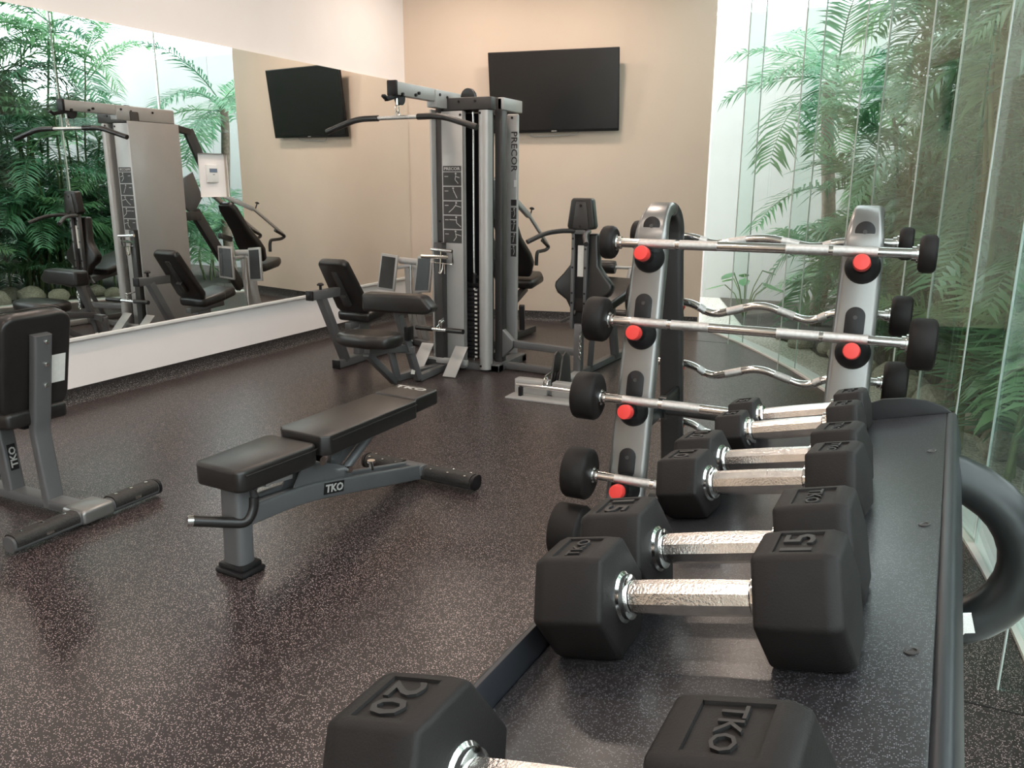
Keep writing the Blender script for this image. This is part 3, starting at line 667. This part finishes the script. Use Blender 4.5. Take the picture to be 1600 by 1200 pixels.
for z, r in ((1.1, 0), (.95, 0), (.62, 0), (.47, 0)): mk('adjustment_hole', lathe([(.010, 0), (.010, .003)], (1.542, 5.255, z), (0, -1, 0), 10), 'black', g)
# base of the tower and low pulley
mk('base_frame', join(bx(1.50, 2.0, 5.30, 5.38, .0, .055, .006), bx(1.90, 2.0, 5.30, 5.80, 0, .06, .006), bx(1.50, 1.56, 5.2, 5.80, 0, .06, .006), bx(1.50, 2.0, 5.72, 5.80, 0, .055, .006)), 'gunm', g)
mk('low_post', join(bx(1.535, 1.600, 5.175, 5.245, .02, .95, .006), beam((1.36, 5.16, .06), (1.60, 5.2, .06), .05, .05)), 'dark', g)
for x in (1.455, 1.745):
    mk('foot_plate', xf(box((0, 0, 0), (.105, .275, .008), .002), frame((1, 0, 0), V((0, .72, .69)).normalized(), V((0, -.69, .72)).normalized(), (x, 5.098, .100))), 'shroud', g)
mk('foot_plate_bar', bx(1.42, 1.80, 5.165, 5.20, .06, .10, .005), 'shroud', g)
# pulldown seat
ls = mk('pulldown_seat_frame', join(beam((1.470, 4.745, .02), (1.440, 4.705, .255), .05, .045), beam((1.610, 4.80, .02), (1.570, 4.60, .56), .05, .05), beam((1.43, 4.70, .245), (1.63, 4.72, .245), .05, .05),
    beam((1.57, 4.25, .325), (1.57, 4.72, .255), .05, .05), beam((1.465, 4.74, .028), (1.565, 5.25, .028), .055, .05), beam((1.61, 4.80, .028), (1.60, 5.2, .028), .05, .05), beam((1.60, 4.58, .53), (1.72, 4.55, .56), .05, .05),
    beam((1.56, 4.26, .30), (1.53, 4.62, .03), .045, .045)), 'gunm', g)
mk('thigh_pad', prism([(-.255, -.062), (.19, -.062), (.235, -.055), (.262, -.02), (.19, .056), (.15, .062), (-.255, .062)], frame((.994, .10, 0), (0, 0, 1), (.10, -.994, 0), (1.645, 4.535, .598)), .125, .03, 4), 'vinylb', ls)
sp = [(-.235, -.02), (-.215, -.10), (-.10, -.145), (.10, -.145), (.215, -.10), (.235, -.02), (.20, .10), (.10, .14), (-.10, .14), (-.20, .10)]
mk('seat', prism(sp, frame((.99, -.12, .03), (.12, .99, 0), (-.03, 0, 1), (1.585, 4.275, .395)), .085, .032, 4), 'vinylb', ls)
mk('frame_sticker', xf(box((0, 0, 0), (.03, .003, .10)), frame((1, 0, 0), (0, .95, -.34), (0, .34, .95), (1.605, 4.752, .115))), 'label', ls)
mk('cable_pulley_cover', bx(1.60, 1.635, 4.64, 4.72, .32, .42, .01), 'black', ls)
# leg press
lp = mk('leg_press_frame', join(beam((.845, 4.87, .035), (.845, 6.05, .035), .065, .06), beam((.85, 4.975, .05), (.858, 4.705, .575), .062, .055), beam((.862, 4.585, .590), (.862, 4.90, .585), .06, .065),
    beam((.83, 5.05, .30), (.84, 5.45, .32), .06, .05), beam((.84, 5.20, .06), (.84, 5.22, .30), .06, .14), beam((.845, 5.95, .03), (1.50, 5.72, .03), .06, .05)), 'gunm', g)
mk('frame_end_cap', box((.845, 4.866, .035), (.069, .012, .066), .004), 'black', lp); mk('frame_end_cap', box((.862, 4.580, .590), (.064, .012, .069), .004), 'black', lp)
mk('seat_knob', join(cyl((.865, 4.70, .615), (.865, 4.70, .655), .010, n=12), lathe([(.024, 0), (.026, .008), (.014, .018)], (.865, 4.70, .652), (0, 0, 1), 16)), 'black', lp)
bn = V((0, .84, .545)); pm = frame((1, 0, 0), V((0, -.545, .84)), V((0, -.84, -.545)), (.845, 5.005, .612))
bk = [(-.105, .245), (.105, .245), (.130, .215), (.150, -.20), (.125, -.245), (-.125, -.245), (-.150, -.20), (-.130, .215)]
mk('backrest', prism(bk, pm, .06, .022, 3), 'vinyl', lp)
mk('backrest_plate', join(xf(box((0, .0, .034), (.05, .32, .008), .003), pm), xf(box((0, -.10, .05), (.06, .10, .03), .004), pm)), 'dark', lp)
mk('seat', prism([(-.15, -.20), (.15, -.20), (.165, .0), (.14, .20), (-.14, .20), (-.165, .0)], frame((1, 0, 0), (0, .985, .17), (0, -.17, .985), (.84, 5.30, .395)), .08, .028, 3), 'vinyl', lp)
pm2 = mk('press_post', join(sweep(fillet([(.855, 6.02, .03), (.86, 5.90, .30), (.865, 5.87, .735)], .12), rrect(.050, .055, .008, 2), (1, 0, 0)), sweep(fillet([(.945, 6.02, .03), (.945, 5.90, .30), (.945, 5.87, .725)], .12), rrect(.050, .055, .008, 2), (1, 0, 0)),
    cyl((.80, 5.85, .735), (1.01, 5.85, .725), .028, n=18)), 'silver', lp)
mk('press_cylinder', cyl((.905, 5.84, .05), (.905, 5.85, .72), .008, n=10), 'chrome', lp)
for x, tz in ((.715, .10), (1.075, -.13)):
    m = frame(V((1, tz, 0)).normalized(), V((0, .10, .99)).normalized(), V((tz, -1, .1)).normalized(), (x, 5.78, .645))
    q = mk('foot_plate_frame', join(prism([(-.088, -.155), (.075, -.165), (.100, .135), (-.055, .150)] if tz > 0 else [(-.095, -.165), (.070, -.150), (.090, .145), (-.070, .140)], m, .022, .006)), 'silver', lp)
    mk('foot_plate_tread', prism([(-.072, -.135), (.058, -.145), (.080, .115), (-.044, .128)] if tz > 0 else [(-.078, -.145), (.055, -.132), (.072, .125), (-.054, .120)], m @ Matrix.Translation((0, 0, .012)), .006), 'vinylb', q)
    mk('plate_arm', join(beam((x, 5.80, .66), (.905, 5.86, .70), .03, .03)), 'silver', lp)
# press station behind the tower
pf_ = mk('press_frame', join(beam((1.70, 5.78, 1.88), (1.70, 6.06, 1.83), .06, .06), beam((1.70, 6.05, 1.85), (1.62, 6.28, 1.22), .055, .09), beam((1.55, 5.90, 1.09), (1.55, 6.44, .30), .06, .10), beam((1.56, 5.76, 1.05), (1.55, 5.95, 1.05), .08, .08),
    beam((1.55, 5.80, .04), (1.55, 6.95, .04), .06, .06), beam((1.55, 6.42, .32), (1.55, 6.75, .44), .06, .05), beam((1.55, 6.70, .05), (1.57, 6.64, .30), .05, .05), beam((1.55, 6.35, .80), (1.55, 6.20, .85), .05, .05)), 'dark', g)
mk('pivot_plate', prism([(5.86, 1.38), (6.02, 1.46), (6.12, 1.22), (5.98, 1.05), (5.90, 1.12)], YZ @ Matrix.Translation((0, 0, 1.66)), .02, .002), 'gunm', pf_)
pm = frame((1, 0, 0), V((0, -.58, .815)).normalized(), V((0, -.815, -.58)).normalized(), (1.53, 6.50, .86))
bk = [(-.075, .37), (.075, .37), (.105, .30), (.11, .05), (.155, -.12), (.16, -.22), (.10, -.36), (-.10, -.36), (-.16, -.22), (-.155, -.12), (-.11, .05), (-.105, .30)]
mk('backrest', prism(bk, pm, .075, .025, 3), 'vinyl', pf_)
mk('seat', prism([(-.13, -.16), (.13, -.16), (.15, .06), (.09, .17), (-.09, .17), (-.15, .06)], frame((1, 0, 0), (0, .98, .2), (0, -.2, .98), (1.535, 6.80, .515)), .08, .03, 3), 'vinylb', pf_)
for s in (-1, 1):
    x = 1.53+s*.165
    pa = mk('press_arm', join(beam((1.60+s*.06, 6.27, 1.24), (x, 6.50, 1.10), .04, .045), beam((x, 6.48, 1.12), (x, 6.92, .83), .024, .028)), 'silver', pf_)
    mk('press_grip', tube([(x, 6.80, .875), (x, 6.955, .805), (x-s*.01, 6.90, .78), (x-s*.03, 6.76, .775), (x-s*.03, 6.745, .74), (x-s*.03, 6.74, .655)], .0165, 12, .03), 'vinylb', pa)
    mk('pin_knob', join(cyl((x, 6.53, 1.10), (x+s*.0, 6.56, 1.155), .006, n=8), lathe([(.020, 0), (.022, .006), (.012, .014)], (x, 6.56, 1.155), (0, .4, 1), 14)), 'black', pa)
# leg-extension seat with headrest, back to the low row
bs = mk('extension_frame', join(bx(2.522, 2.545, 5.385, 5.425, .36, 1.055, .004), bx(2.617, 2.640, 5.385, 5.425, .36, 1.055, .004), bx(2.52, 2.642, 5.38, 5.43, 1.03, 1.062, .006), bx(2.553, 2.613, 5.39, 5.45, 0, .40, .006),
    beam((1.95, 5.47, .200), (2.58, 5.42, .190), .05, .055), beam((1.95, 5.45, .03), (2.56, 5.42, .03), .06, .05), beam((2.58, 5.44, .03), (2.64, 6.35, .03), .06, .05), beam((2.59, 5.44, .42), (2.62, 6.02, .50), .06, .06),
    beam((2.62, 6.00, .47), (2.64, 6.10, .03), .05, .06), beam((2.60, 5.62, .03), (2.66, 5.50, .36), .04, .04), prism([(1.935, .10), (1.935, .30), (1.97, .31), (2.06, .225), (2.06, .175), (1.97, .09)], XZ @ Matrix.Translation((0, 0, -5.44)), .06, .004)), 'gunm', g)
XB = frame((1, 0, 0), V((0, .10, 1)).normalized(), V((0, -1, .10)).normalized(), (2.60, 5.475, .77))
bk = [(-.090, .265), (.090, .265), (.105, .10), (.110, .04), (.155, -.02), (.215, -.085), (.222, -.12), (.195, -.165), (.125, -.21), (.075, -.30), (-.075, -.30), (-.125, -.21), (-.195, -.165), (-.222, -.12), (-.215, -.085), (-.155, -.02), (-.110, .04), (-.105, .10)]
bp = mk('backrest', prism(bk, XB, .08, .022, 3), 'vinyl', bs)
mk('instruction_label', bx(2.562, 2.606, 5.412, 5.416, .735, .952), 'label', bs)
mk('channel_web', bx(2.545, 2.617, 5.416, 5.432, .38, 1.04), 'black', bs)
hm = frame((1, 0, 0), (0, 0, 1), (0, -1, 0), (2.592, 5.395, 1.168))
mk('headrest', prism([(-.068, .108), (.068, .108), (.078, .09), (.103, -.085), (.090, -.104), (-.090, -.104), (-.103, -.085), (-.078, .09)], hm @ Matrix.Translation((0, 0, -.02)), .075, .020, 3), 'vinyl', bs)
hpl = mk('headrest_plate', prism([(-.036, .083), (.036, .083), (.060, -.100), (-.060, -.100)], hm @ Matrix.Translation((0, 0, .020)), .008, .002), 'dark', bs)
for z in (1.225, 1.085): mk('plate_bolt', lathe([(.010, 0), (.010, .004)], (2.592, 5.372, z), (0, -1, 0), 10), 'black', bs)
for x in (2.534, 2.628):
    for z in (1.0, .93, .80, .62, .55): mk('rail_bolt', lathe([(.008, 0), (.008, .004)], (x, 5.386, z), (0, -1, 0), 10), 'black', bs)
for s in (-1, 1):
    mk('side_handle', tube([(2.59+s*.04, 5.40, 1.052), (2.575+s*.10, 5.33, 1.055), (2.555+s*.14, 5.17, 1.045), (2.545+s*.21, 5.05, .99)], .0165, 12, .07), 'dark', bs)
mk('seat', prism([(-.15, -.24), (.15, -.24), (.19, .0), (.14, .26), (-.14, .26), (-.19, .0)], frame((.98, -.17, 0), (.16, .93, .32), (-.05, -.32, .95), (2.64, 5.80, .565)), .07, .026, 3), 'vinyl', bs)
rl = mk('roller_arm', join(cyl((2.46, 6.14, .735), (2.98, 6.20, .735), .012, n=12), beam((2.72, 6.17, .73), (2.70, 6.10, .50), .03, .03), cyl((2.50, 6.27, .33), (2.98, 6.33, .33), .012, n=12), beam((2.72, 6.16, .60), (2.74, 6.30, .33), .03, .03)), 'silver', bs)
for x0, x1, y, z in ((2.47, 2.60, 6.145, .735), (2.76, 2.92, 6.18, .735), (2.52, 2.70, 6.28, .33), (2.78, 2.96, 6.31, .33)):
    mk('foam_roller', lathe([(.02, 0), (.048, .002), (.052, .012), (.052, x1-x0-.012), (.048, x1-x0-.002), (.02, x1-x0)], (x0, y, z), (1, .1, 0), 22), 'vinyl', rl)
mk('seat_lever', join(beam((2.555, 5.46, .46), (2.44, 5.42, .40), .02, .02, .004), lathe([(.024, -.015), (.027, 0), (.024, .015)], (2.545, 5.42, .475), (1, 0, 0), 16)), 'dark', bs)
# low row platform
lr = mk('row_platform', join(bx(2.365, 2.60, 4.80, 4.875, .0, .105, .004), bx(2.635, 2.90, 4.80, 4.875, .0, .105, .004), bx(2.36, 2.90, 4.66, 4.80, 0, .012, .003), beam((2.62, 4.84, .03), (2.59, 5.40, .03), .06, .05)), 'shroud', g)
mk('row_pulley_bracket', join(prism([(4.86, .02), (5.14, .02), (5.10, .23), (5.03, .27), (4.98, .25), (4.93, .10)], YZ @ Matrix.Translation((0, 0, 2.575)), .012, .002), prism([(4.86, .02), (5.14, .02), (5.10, .23), (5.03, .27), (4.98, .25), (4.93, .10)], YZ @ Matrix.Translation((0, 0, 2.635)), .012, .002)), 'dark', lr)
mk('row_pulley', join(lathe([(.052, -.014), (.052, -.008), (.042, 0), (.052, .008), (.052, .014)], (2.605, 4.99, .095), (1, 0, 0), 26)), 'black', lr)
mk('chain', join(*[tube([(2.615+(.009*math.cos(rad(a)) if k % 2 else 0), 5.36+(0 if k % 2 else .009*math.cos(rad(a))), .16+.024*k+.017*math.sin(rad(a))) for a in range(0, 360, 45)], .003, 6, 0, True) for k in range(8)]), 'chrome', lr)

# bars and handles clipped to the cables (each lifts away)
b = root('lat_pulldown_bar', (1.572, 4.683, 1.70), 'long bent pulldown bar with dark foam grips hanging from the upper arm', 'pull bar')
cx, cy = 1.572, 4.683; ax = V((.997, -.075, 0))
def lb_(u, z): return V((cx, cy, z)) + ax*u
mk('bar', tube([lb_(-.60, 1.708), lb_(-.34, 1.782), lb_(.34, 1.782), lb_(.60, 1.708)], .0135, 14, .08), 'knurl', b)
for s in (-1, 1): mk('foam_grip', tube([lb_(s*.605, 1.7065), lb_(s*.34, 1.782), lb_(s*.16, 1.782)], .0195, 14, .08), 'vinylb', b)
mk('hanging_eye', tube([lb_(.016*math.cos(rad(a)), 1.802+.018*math.sin(rad(a))) for a in range(0, 360, 30)], .0045, 8, 0, True), 'chrome', b)
b = root('low_cable_bar', (1.62, 5.10, .30), 'short straight cable bar with dark grips hanging at the low pulley', 'pull bar')
mk('bar', cyl((1.40, 5.135, .322), (1.83, 5.060, .335), .0125, n=14), 'chrome', b)
mk('foam_grip', cyl((1.395, 5.136, .322), (1.545, 5.110, .3265), .0185, n=14), 'vinylb', b); mk('foam_grip', cyl((1.685, 5.085, .331), (1.833, 5.0595, .335), .0185, n=14), 'vinylb', b)
mk('snap_hook', join(tube([(1.62+.012*math.cos(rad(a)), 5.10, .365+.03*math.sin(rad(a))) for a in range(0, 360, 30)], .0045, 8, 0, True), cyl((1.60, 5.09, .345), (1.648, 5.11, .395), .007, n=8), cyl((1.612, 5.11, .39), (1.60, 5.18, .40), .006, n=8)), 'chrome', b)
b = root('stirrup_handles', (1.62, 5.19, .73), 'chrome stirrup cable handles hooked on the low front post', 'cable handle')
mk('upper_grip', join(cyl((1.52, 5.16, .905), (1.70, 5.15, .895), .012, n=12), beam((1.692, 5.165, .90), (1.692, 5.18, .80), .006, .03, .001), cyl((1.60, 5.19, .90), (1.60, 5.16, .90), .01, n=10)), 'chrome', b)
mk('lower_grip', join(cyl((1.47, 5.10, .855), (1.655, 5.17, .850), .015, n=14), beam((1.53, 5.13, .815), (1.69, 5.17, .800), .03, .006, .001)), 'chrome', b)
mk('hook', join(tube([(1.615, 5.165, .81), (1.612, 5.16, .76), (1.60, 5.15, .73), (1.585, 5.15, .74)], .006, 8, .02), cyl((1.63, 5.16, .80), (1.63, 5.16, .73), .006, n=8), cyl((1.59, 5.18, .905), (1.59, 5.16, .74), .005, n=8)), 'chrome', b)
b = root('straight_row_bar', (2.68, 4.74, .01), 'straight chrome row bar lying across the low foot platform', 'pull bar')
mk('bar', cyl((2.41, 4.735, .085), (2.96, 4.72, .085), .0135, n=14), 'chrome', b)
mk('snap_hook', join(tube([(2.615+.006*math.cos(rad(a)), 4.745+.02*math.cos(rad(a)), .125+.028*math.sin(rad(a))) for a in range(0, 360, 30)], .005, 8, 0, True), cyl((2.60, 4.76, .15), (2.612, 4.86, .165), .007, n=8), cyl((2.612, 4.735, .085), (2.612, 4.735, .115), .012, n=10)), 'chrome', b)
for s in (-1, 1): mk('bar_rest', bx(2.68+s*.24-.01, 2.68+s*.24+.01, 4.715, 4.755, .010, .072, .002), 'black', b)

# ------------------------------------------------------------------ garden behind the glass
def frond_mesh(name, L, droop, nl, wl, ll, seed, mat):
    rnd = random.Random(seed); pts = []
    for i in range(13):
        t = i/12; pts.append(V((L*(t - .18*droop*t*t*t), 0, L*(.30*t - droop*.75*t*t))))
    g1 = sweep(pts, lambda u: circ(.008*(1-u)+.0015, 5), (0, 1, 0)); vs, fs = list(g1[0]), list(g1[1])
    for i in range(nl):
        t = .16+.84*i/(nl-1); k = t*12; j = min(11, int(k)); p = pts[j].lerp(pts[j+1], k-j); d = (pts[j+1]-pts[j]).normalized()
        up = V((-d.z, 0, d.x))
        for s in (-1, 1):
            l_ = ll*(.45+.55*math.sin(math.pi*min(1, .18+t*.80)))*rnd.uniform(.85, 1.15); w = wl*rnd.uniform(.8, 1.2)
            dirv = (d*rnd.uniform(.45, .75) + V((0, s, 0))*.9 + up*rnd.uniform(-.05, .35)).normalized()
            q0 = p; q1 = p+dirv*l_*.5+V((0, 0, -.02*l_)); q2 = p+dirv*l_+V((0, 0, -.30*l_*rnd.uniform(.5, 1.5)))
            a = dirv.cross(up).normalized()*w; o = len(vs)
            vs += [q0-a*.35, q0+a*.35, q1+a, q1-a, q2]
            fs += [[o, o+1, o+2, o+3], [o+3, o+2, o+4]]
    me = D.meshes.new(name); me.from_pydata(vs, [], fs); me.update(); me.materials.append(MT[mat])
    for p_ in me.polygons: p_.use_smooth = True
    return me
FR = [frond_mesh('frond', 1.25, .55, 30, .013, .34, 1, 'leaf'), frond_mesh('frond', 1.1, .95, 28, .012, .32, 2, 'leaf'), frond_mesh('frond', .9, .30, 24, .014, .28, 3, 'leaf2'), frond_mesh('frond', 1.35, .75, 34, .012, .36, 4, 'leaf2'), frond_mesh('frond', 1.0, .7, 26, .013, .30, 5, 'leaf2')]
FP = {m.name: [v.co.copy() for v in list(m.vertices)[::9]] for m in FR}
rp = [(29.2, .62, .11), (27.6, .60, .12), (31.0, .66, .10), (26.0, .66, .16), (24.2, .62, .14), (32.6, .70, .09), (34.2, .62, .11), (22.4, .66, .15), (20.2, .72, .13), (17.5, .66, .15), (36.4, .66, .10), (30.1, .80, .12), (25.1, 1.0, .13)]
RC = [(ap(a, AR+dr-.08, s_*.45-.03), s_) for a, dr, s_ in rp]
def in_rock(P, pad=0.0): return any(abs(P.x-c.x) < s_*1.1+pad and abs(P.y-c.y) < s_*1.1+pad and P.z < c.z+s_*.85 for c, s_ in RC)
def blocked(P):
    # inside the building, against the glass or into the boundary walls
    if P.y > 10.33 or P.x > 8.2 or P.z < .0 or in_rock(P): return True
    if P.z < 2.15 and (P.xy-V((3.88, 8.75))).length < .13: return True
    return (P.xy-AC).length < AR+.11 and (P - p0).dot(BN) > -.28
def grow(o, me, loc, s, pick, tries=14):
    for _ in range(tries):
        e = pick(); m = Matrix.Translation(o.location + V(loc)) @ e.to_matrix().to_4x4() @ Matrix.Scale(s, 4)
        if not any(blocked(m @ q) for q in FP[me.name]):
            f = D.objects.new('frond', me); COL.objects.link(f); f.parent = o; f.location = loc; f.scale = (s, s, s); f.rotation_euler = e
            return f
CANES = []
def cane_clear(x, y, a, lean, h, pts):
    # points of the cane in the garden, one each 12 cm of height
    ca, sa = math.cos(a), math.sin(a); lv = {}
    for k in range(int(h/.12)+1):
        t = min(8, k*.12/h*8); i = min(7, int(t)); q = pts[i].lerp(pts[i+1], t-i)
        lv[k] = (x+q.x*ca-q.y*sa, y+q.x*sa+q.y*ca)
    if any(in_rock(V((p[0], p[1], k*.12)), .03) or blocked(V((p[0], p[1], k*.12+.02))) for k, p in lv.items()): return None
    for c in CANES:
        for k, p in lv.items():
            if k in c and (p[0]-c[k][0])**2+(p[1]-c[k][1])**2 < .055**2: return None
    return lv
def palm(x, y, nst, hmin, hmax, nf, label, seed, spread=.28, cat='palm', r=.016, low=3, sc=1.0):
    rnd = random.Random(seed)
    o = root('cane_palm', (x, y, -.03), label, cat, 'palms in the garden'); ORG[0] = V((0, 0, 0))
    for k in range(nst):
        for _ in range(60):
            h = rnd.uniform(hmin, hmax); a = rnd.uniform(0, 6.28); b_ = rnd.uniform(0, 6.28); rr = spread*math.sqrt(rnd.random())
            lean = rnd.uniform(.05, .45)*h*.25; cr = r*rnd.uniform(.8, 1.2)
            pts = [V((lean*(t/8)**2, .03*math.sin(t+seed*31+k), h*t/8)) for t in range(9)]
            lv = cane_clear(x+rr*math.cos(b_), y+rr*math.sin(b_), a, lean, h, pts)
            if lv: break
        else: continue
        CANES.append(lv); gst = sweep(pts, lambda u: circ(cr*(1-.35*u), 7)); tip = pts[-1]
        st = mk('cane', gst, 'stem', o, 60); st.location = (rr*math.cos(b_), rr*math.sin(b_), 0); st.rotation_euler = (0, 0, a)
        base = V(st.location) + Matrix.Rotation(a, 3, 'Z') @ tip
        for j in range(nf):
            grow(o, rnd.choice(FR), base - V((0, 0, rnd.uniform(0, .35))), rnd.uniform(.75, 1.15)*sc, lambda: Euler((rnd.uniform(-.3, .3), rnd.uniform(-.75, .25), rnd.uniform(0, 6.28))))
    for j in range(low):
        grow(o, rnd.choice(FR), V((0, 0, rnd.uniform(.1, .9))), rnd.uniform(.7, 1.0)*sc, lambda: Euler((rnd.uniform(-.3, .3), rnd.uniform(-.9, -.2), rnd.uniform(0, 6.28))))
    return o
LB = 'green cane palm with many thin stems growing behind the glass wall'
tall = [(4.92, 7.15), (4.42, 7.60), (5.05, 6.45), (5.25, 5.75), (5.40, 5.0), (5.50, 4.25), (5.65, 3.4), (6.1, 4.6), (4.75, 6.40), (4.62, 6.95), (5.02, 5.70), (5.10, 6.95), (5.20, 5.05), (5.30, 4.30)]
for i, (x, y) in enumerate(tall):
    palm(x, y, 7, .7, 2.3 if x < 4.7 else 3.6, 6, LB, 100+i, low=11)
LC = 'low young cane palm in the planting bed behind the taller ones'
for i, (x, y) in enumerate([(6.1, 7.6), (6.9, 6.6), (4.9, 8.3), (4.5, 9.0)]):
    palm(x, y, 5, .3, .9, 4, LC, 300+i, low=6)

# single-trunk palm near the beige wall end
o = root('feather_palm', (3.88, 8.75, -.03), 'single-trunk feather palm with drooping crown against the pale garden wall', 'palm'); ORG[0] = V((0, 0, 0))
pts = [V((.06*math.sin(t*.6), 0, 2.35*t/8)) for t in range(9)]
mk('trunk', sweep(pts, lambda u: circ(.075-.02*u, 12)), 'bark', o, 60)
rnd = random.Random(5)
for j in range(16):
    grow(o, FR[(0, 1, 3)[j % 3]], V((0, 0, 2.25+.012*j)), rnd.uniform(.85, 1.1), lambda: Euler((rnd.uniform(-.2, .2), rnd.uniform(-.7, .35), j*2.4+rnd.uniform(-.6, .6))))
# low shrub against the wall, and rocks on the gravel edge
o = root('broadleaf_shrub', (3.15, 8.95, -.03), 'small broad-leaved shrub at the foot of the pale garden wall', 'shrub'); ORG[0] = V((0, 0, 0))
for j in range(9):
    a = j*2.4; h = .35+.05*(j % 4); tip = V((.22*math.cos(a), .22*math.sin(a), h))
    st = mk('twig', tube([(0, 0, 0), tip*.5+V((0, 0, .08)), tip], .006, 6), 'stem', o)
    m = frame(V((math.cos(a), math.sin(a), -.3)).normalized(), V((-math.sin(a), math.cos(a), 0)), V((.3*math.cos(a), .3*math.sin(a), 1)).normalized(), tip)
    mk('leaf', prism([(0, 0), (.06, -.055), (.14, -.05), (.21, 0), (.14, .05), (.06, .055)], m, .003), 'leaf2', o)
def rock_mesh(seed):
    rnd = random.Random(seed); bm = bmesh.new(); bmesh.ops.create_icosphere(bm, subdivisions=2, radius=1)
    off = [V((rnd.uniform(-1, 1), rnd.uniform(-1, 1), rnd.uniform(-1, 1))).normalized() for _ in range(7)]
    for v in bm.verts:
        k = 1.0
        for o_ in off: k -= .16*max(0, v.co.dot(o_)-.55)/.45*rnd.uniform(.8, 1.2)
        v.co *= k
    return from_bm(bm)
rocks = [mk('garden_rock', rock_mesh(s), 'rock', None, 25) for s in range(4)]
for i, (a, dr, s) in enumerate(rp):
    o = rocks[i] if i < 4 else rocks[i % 4].copy()
    if i >= 4: COL.objects.link(o)
    o.location = ap(a, AR+dr-.08, s*.45-.03); o.scale = (s*1.15, s*.95, s*.8); o.rotation_euler = (0, 0, a*1.3)
    tag(o, 'pale rough rock edging the gravel strip outside the glass', 'rock', 'rocks edging the gravel')
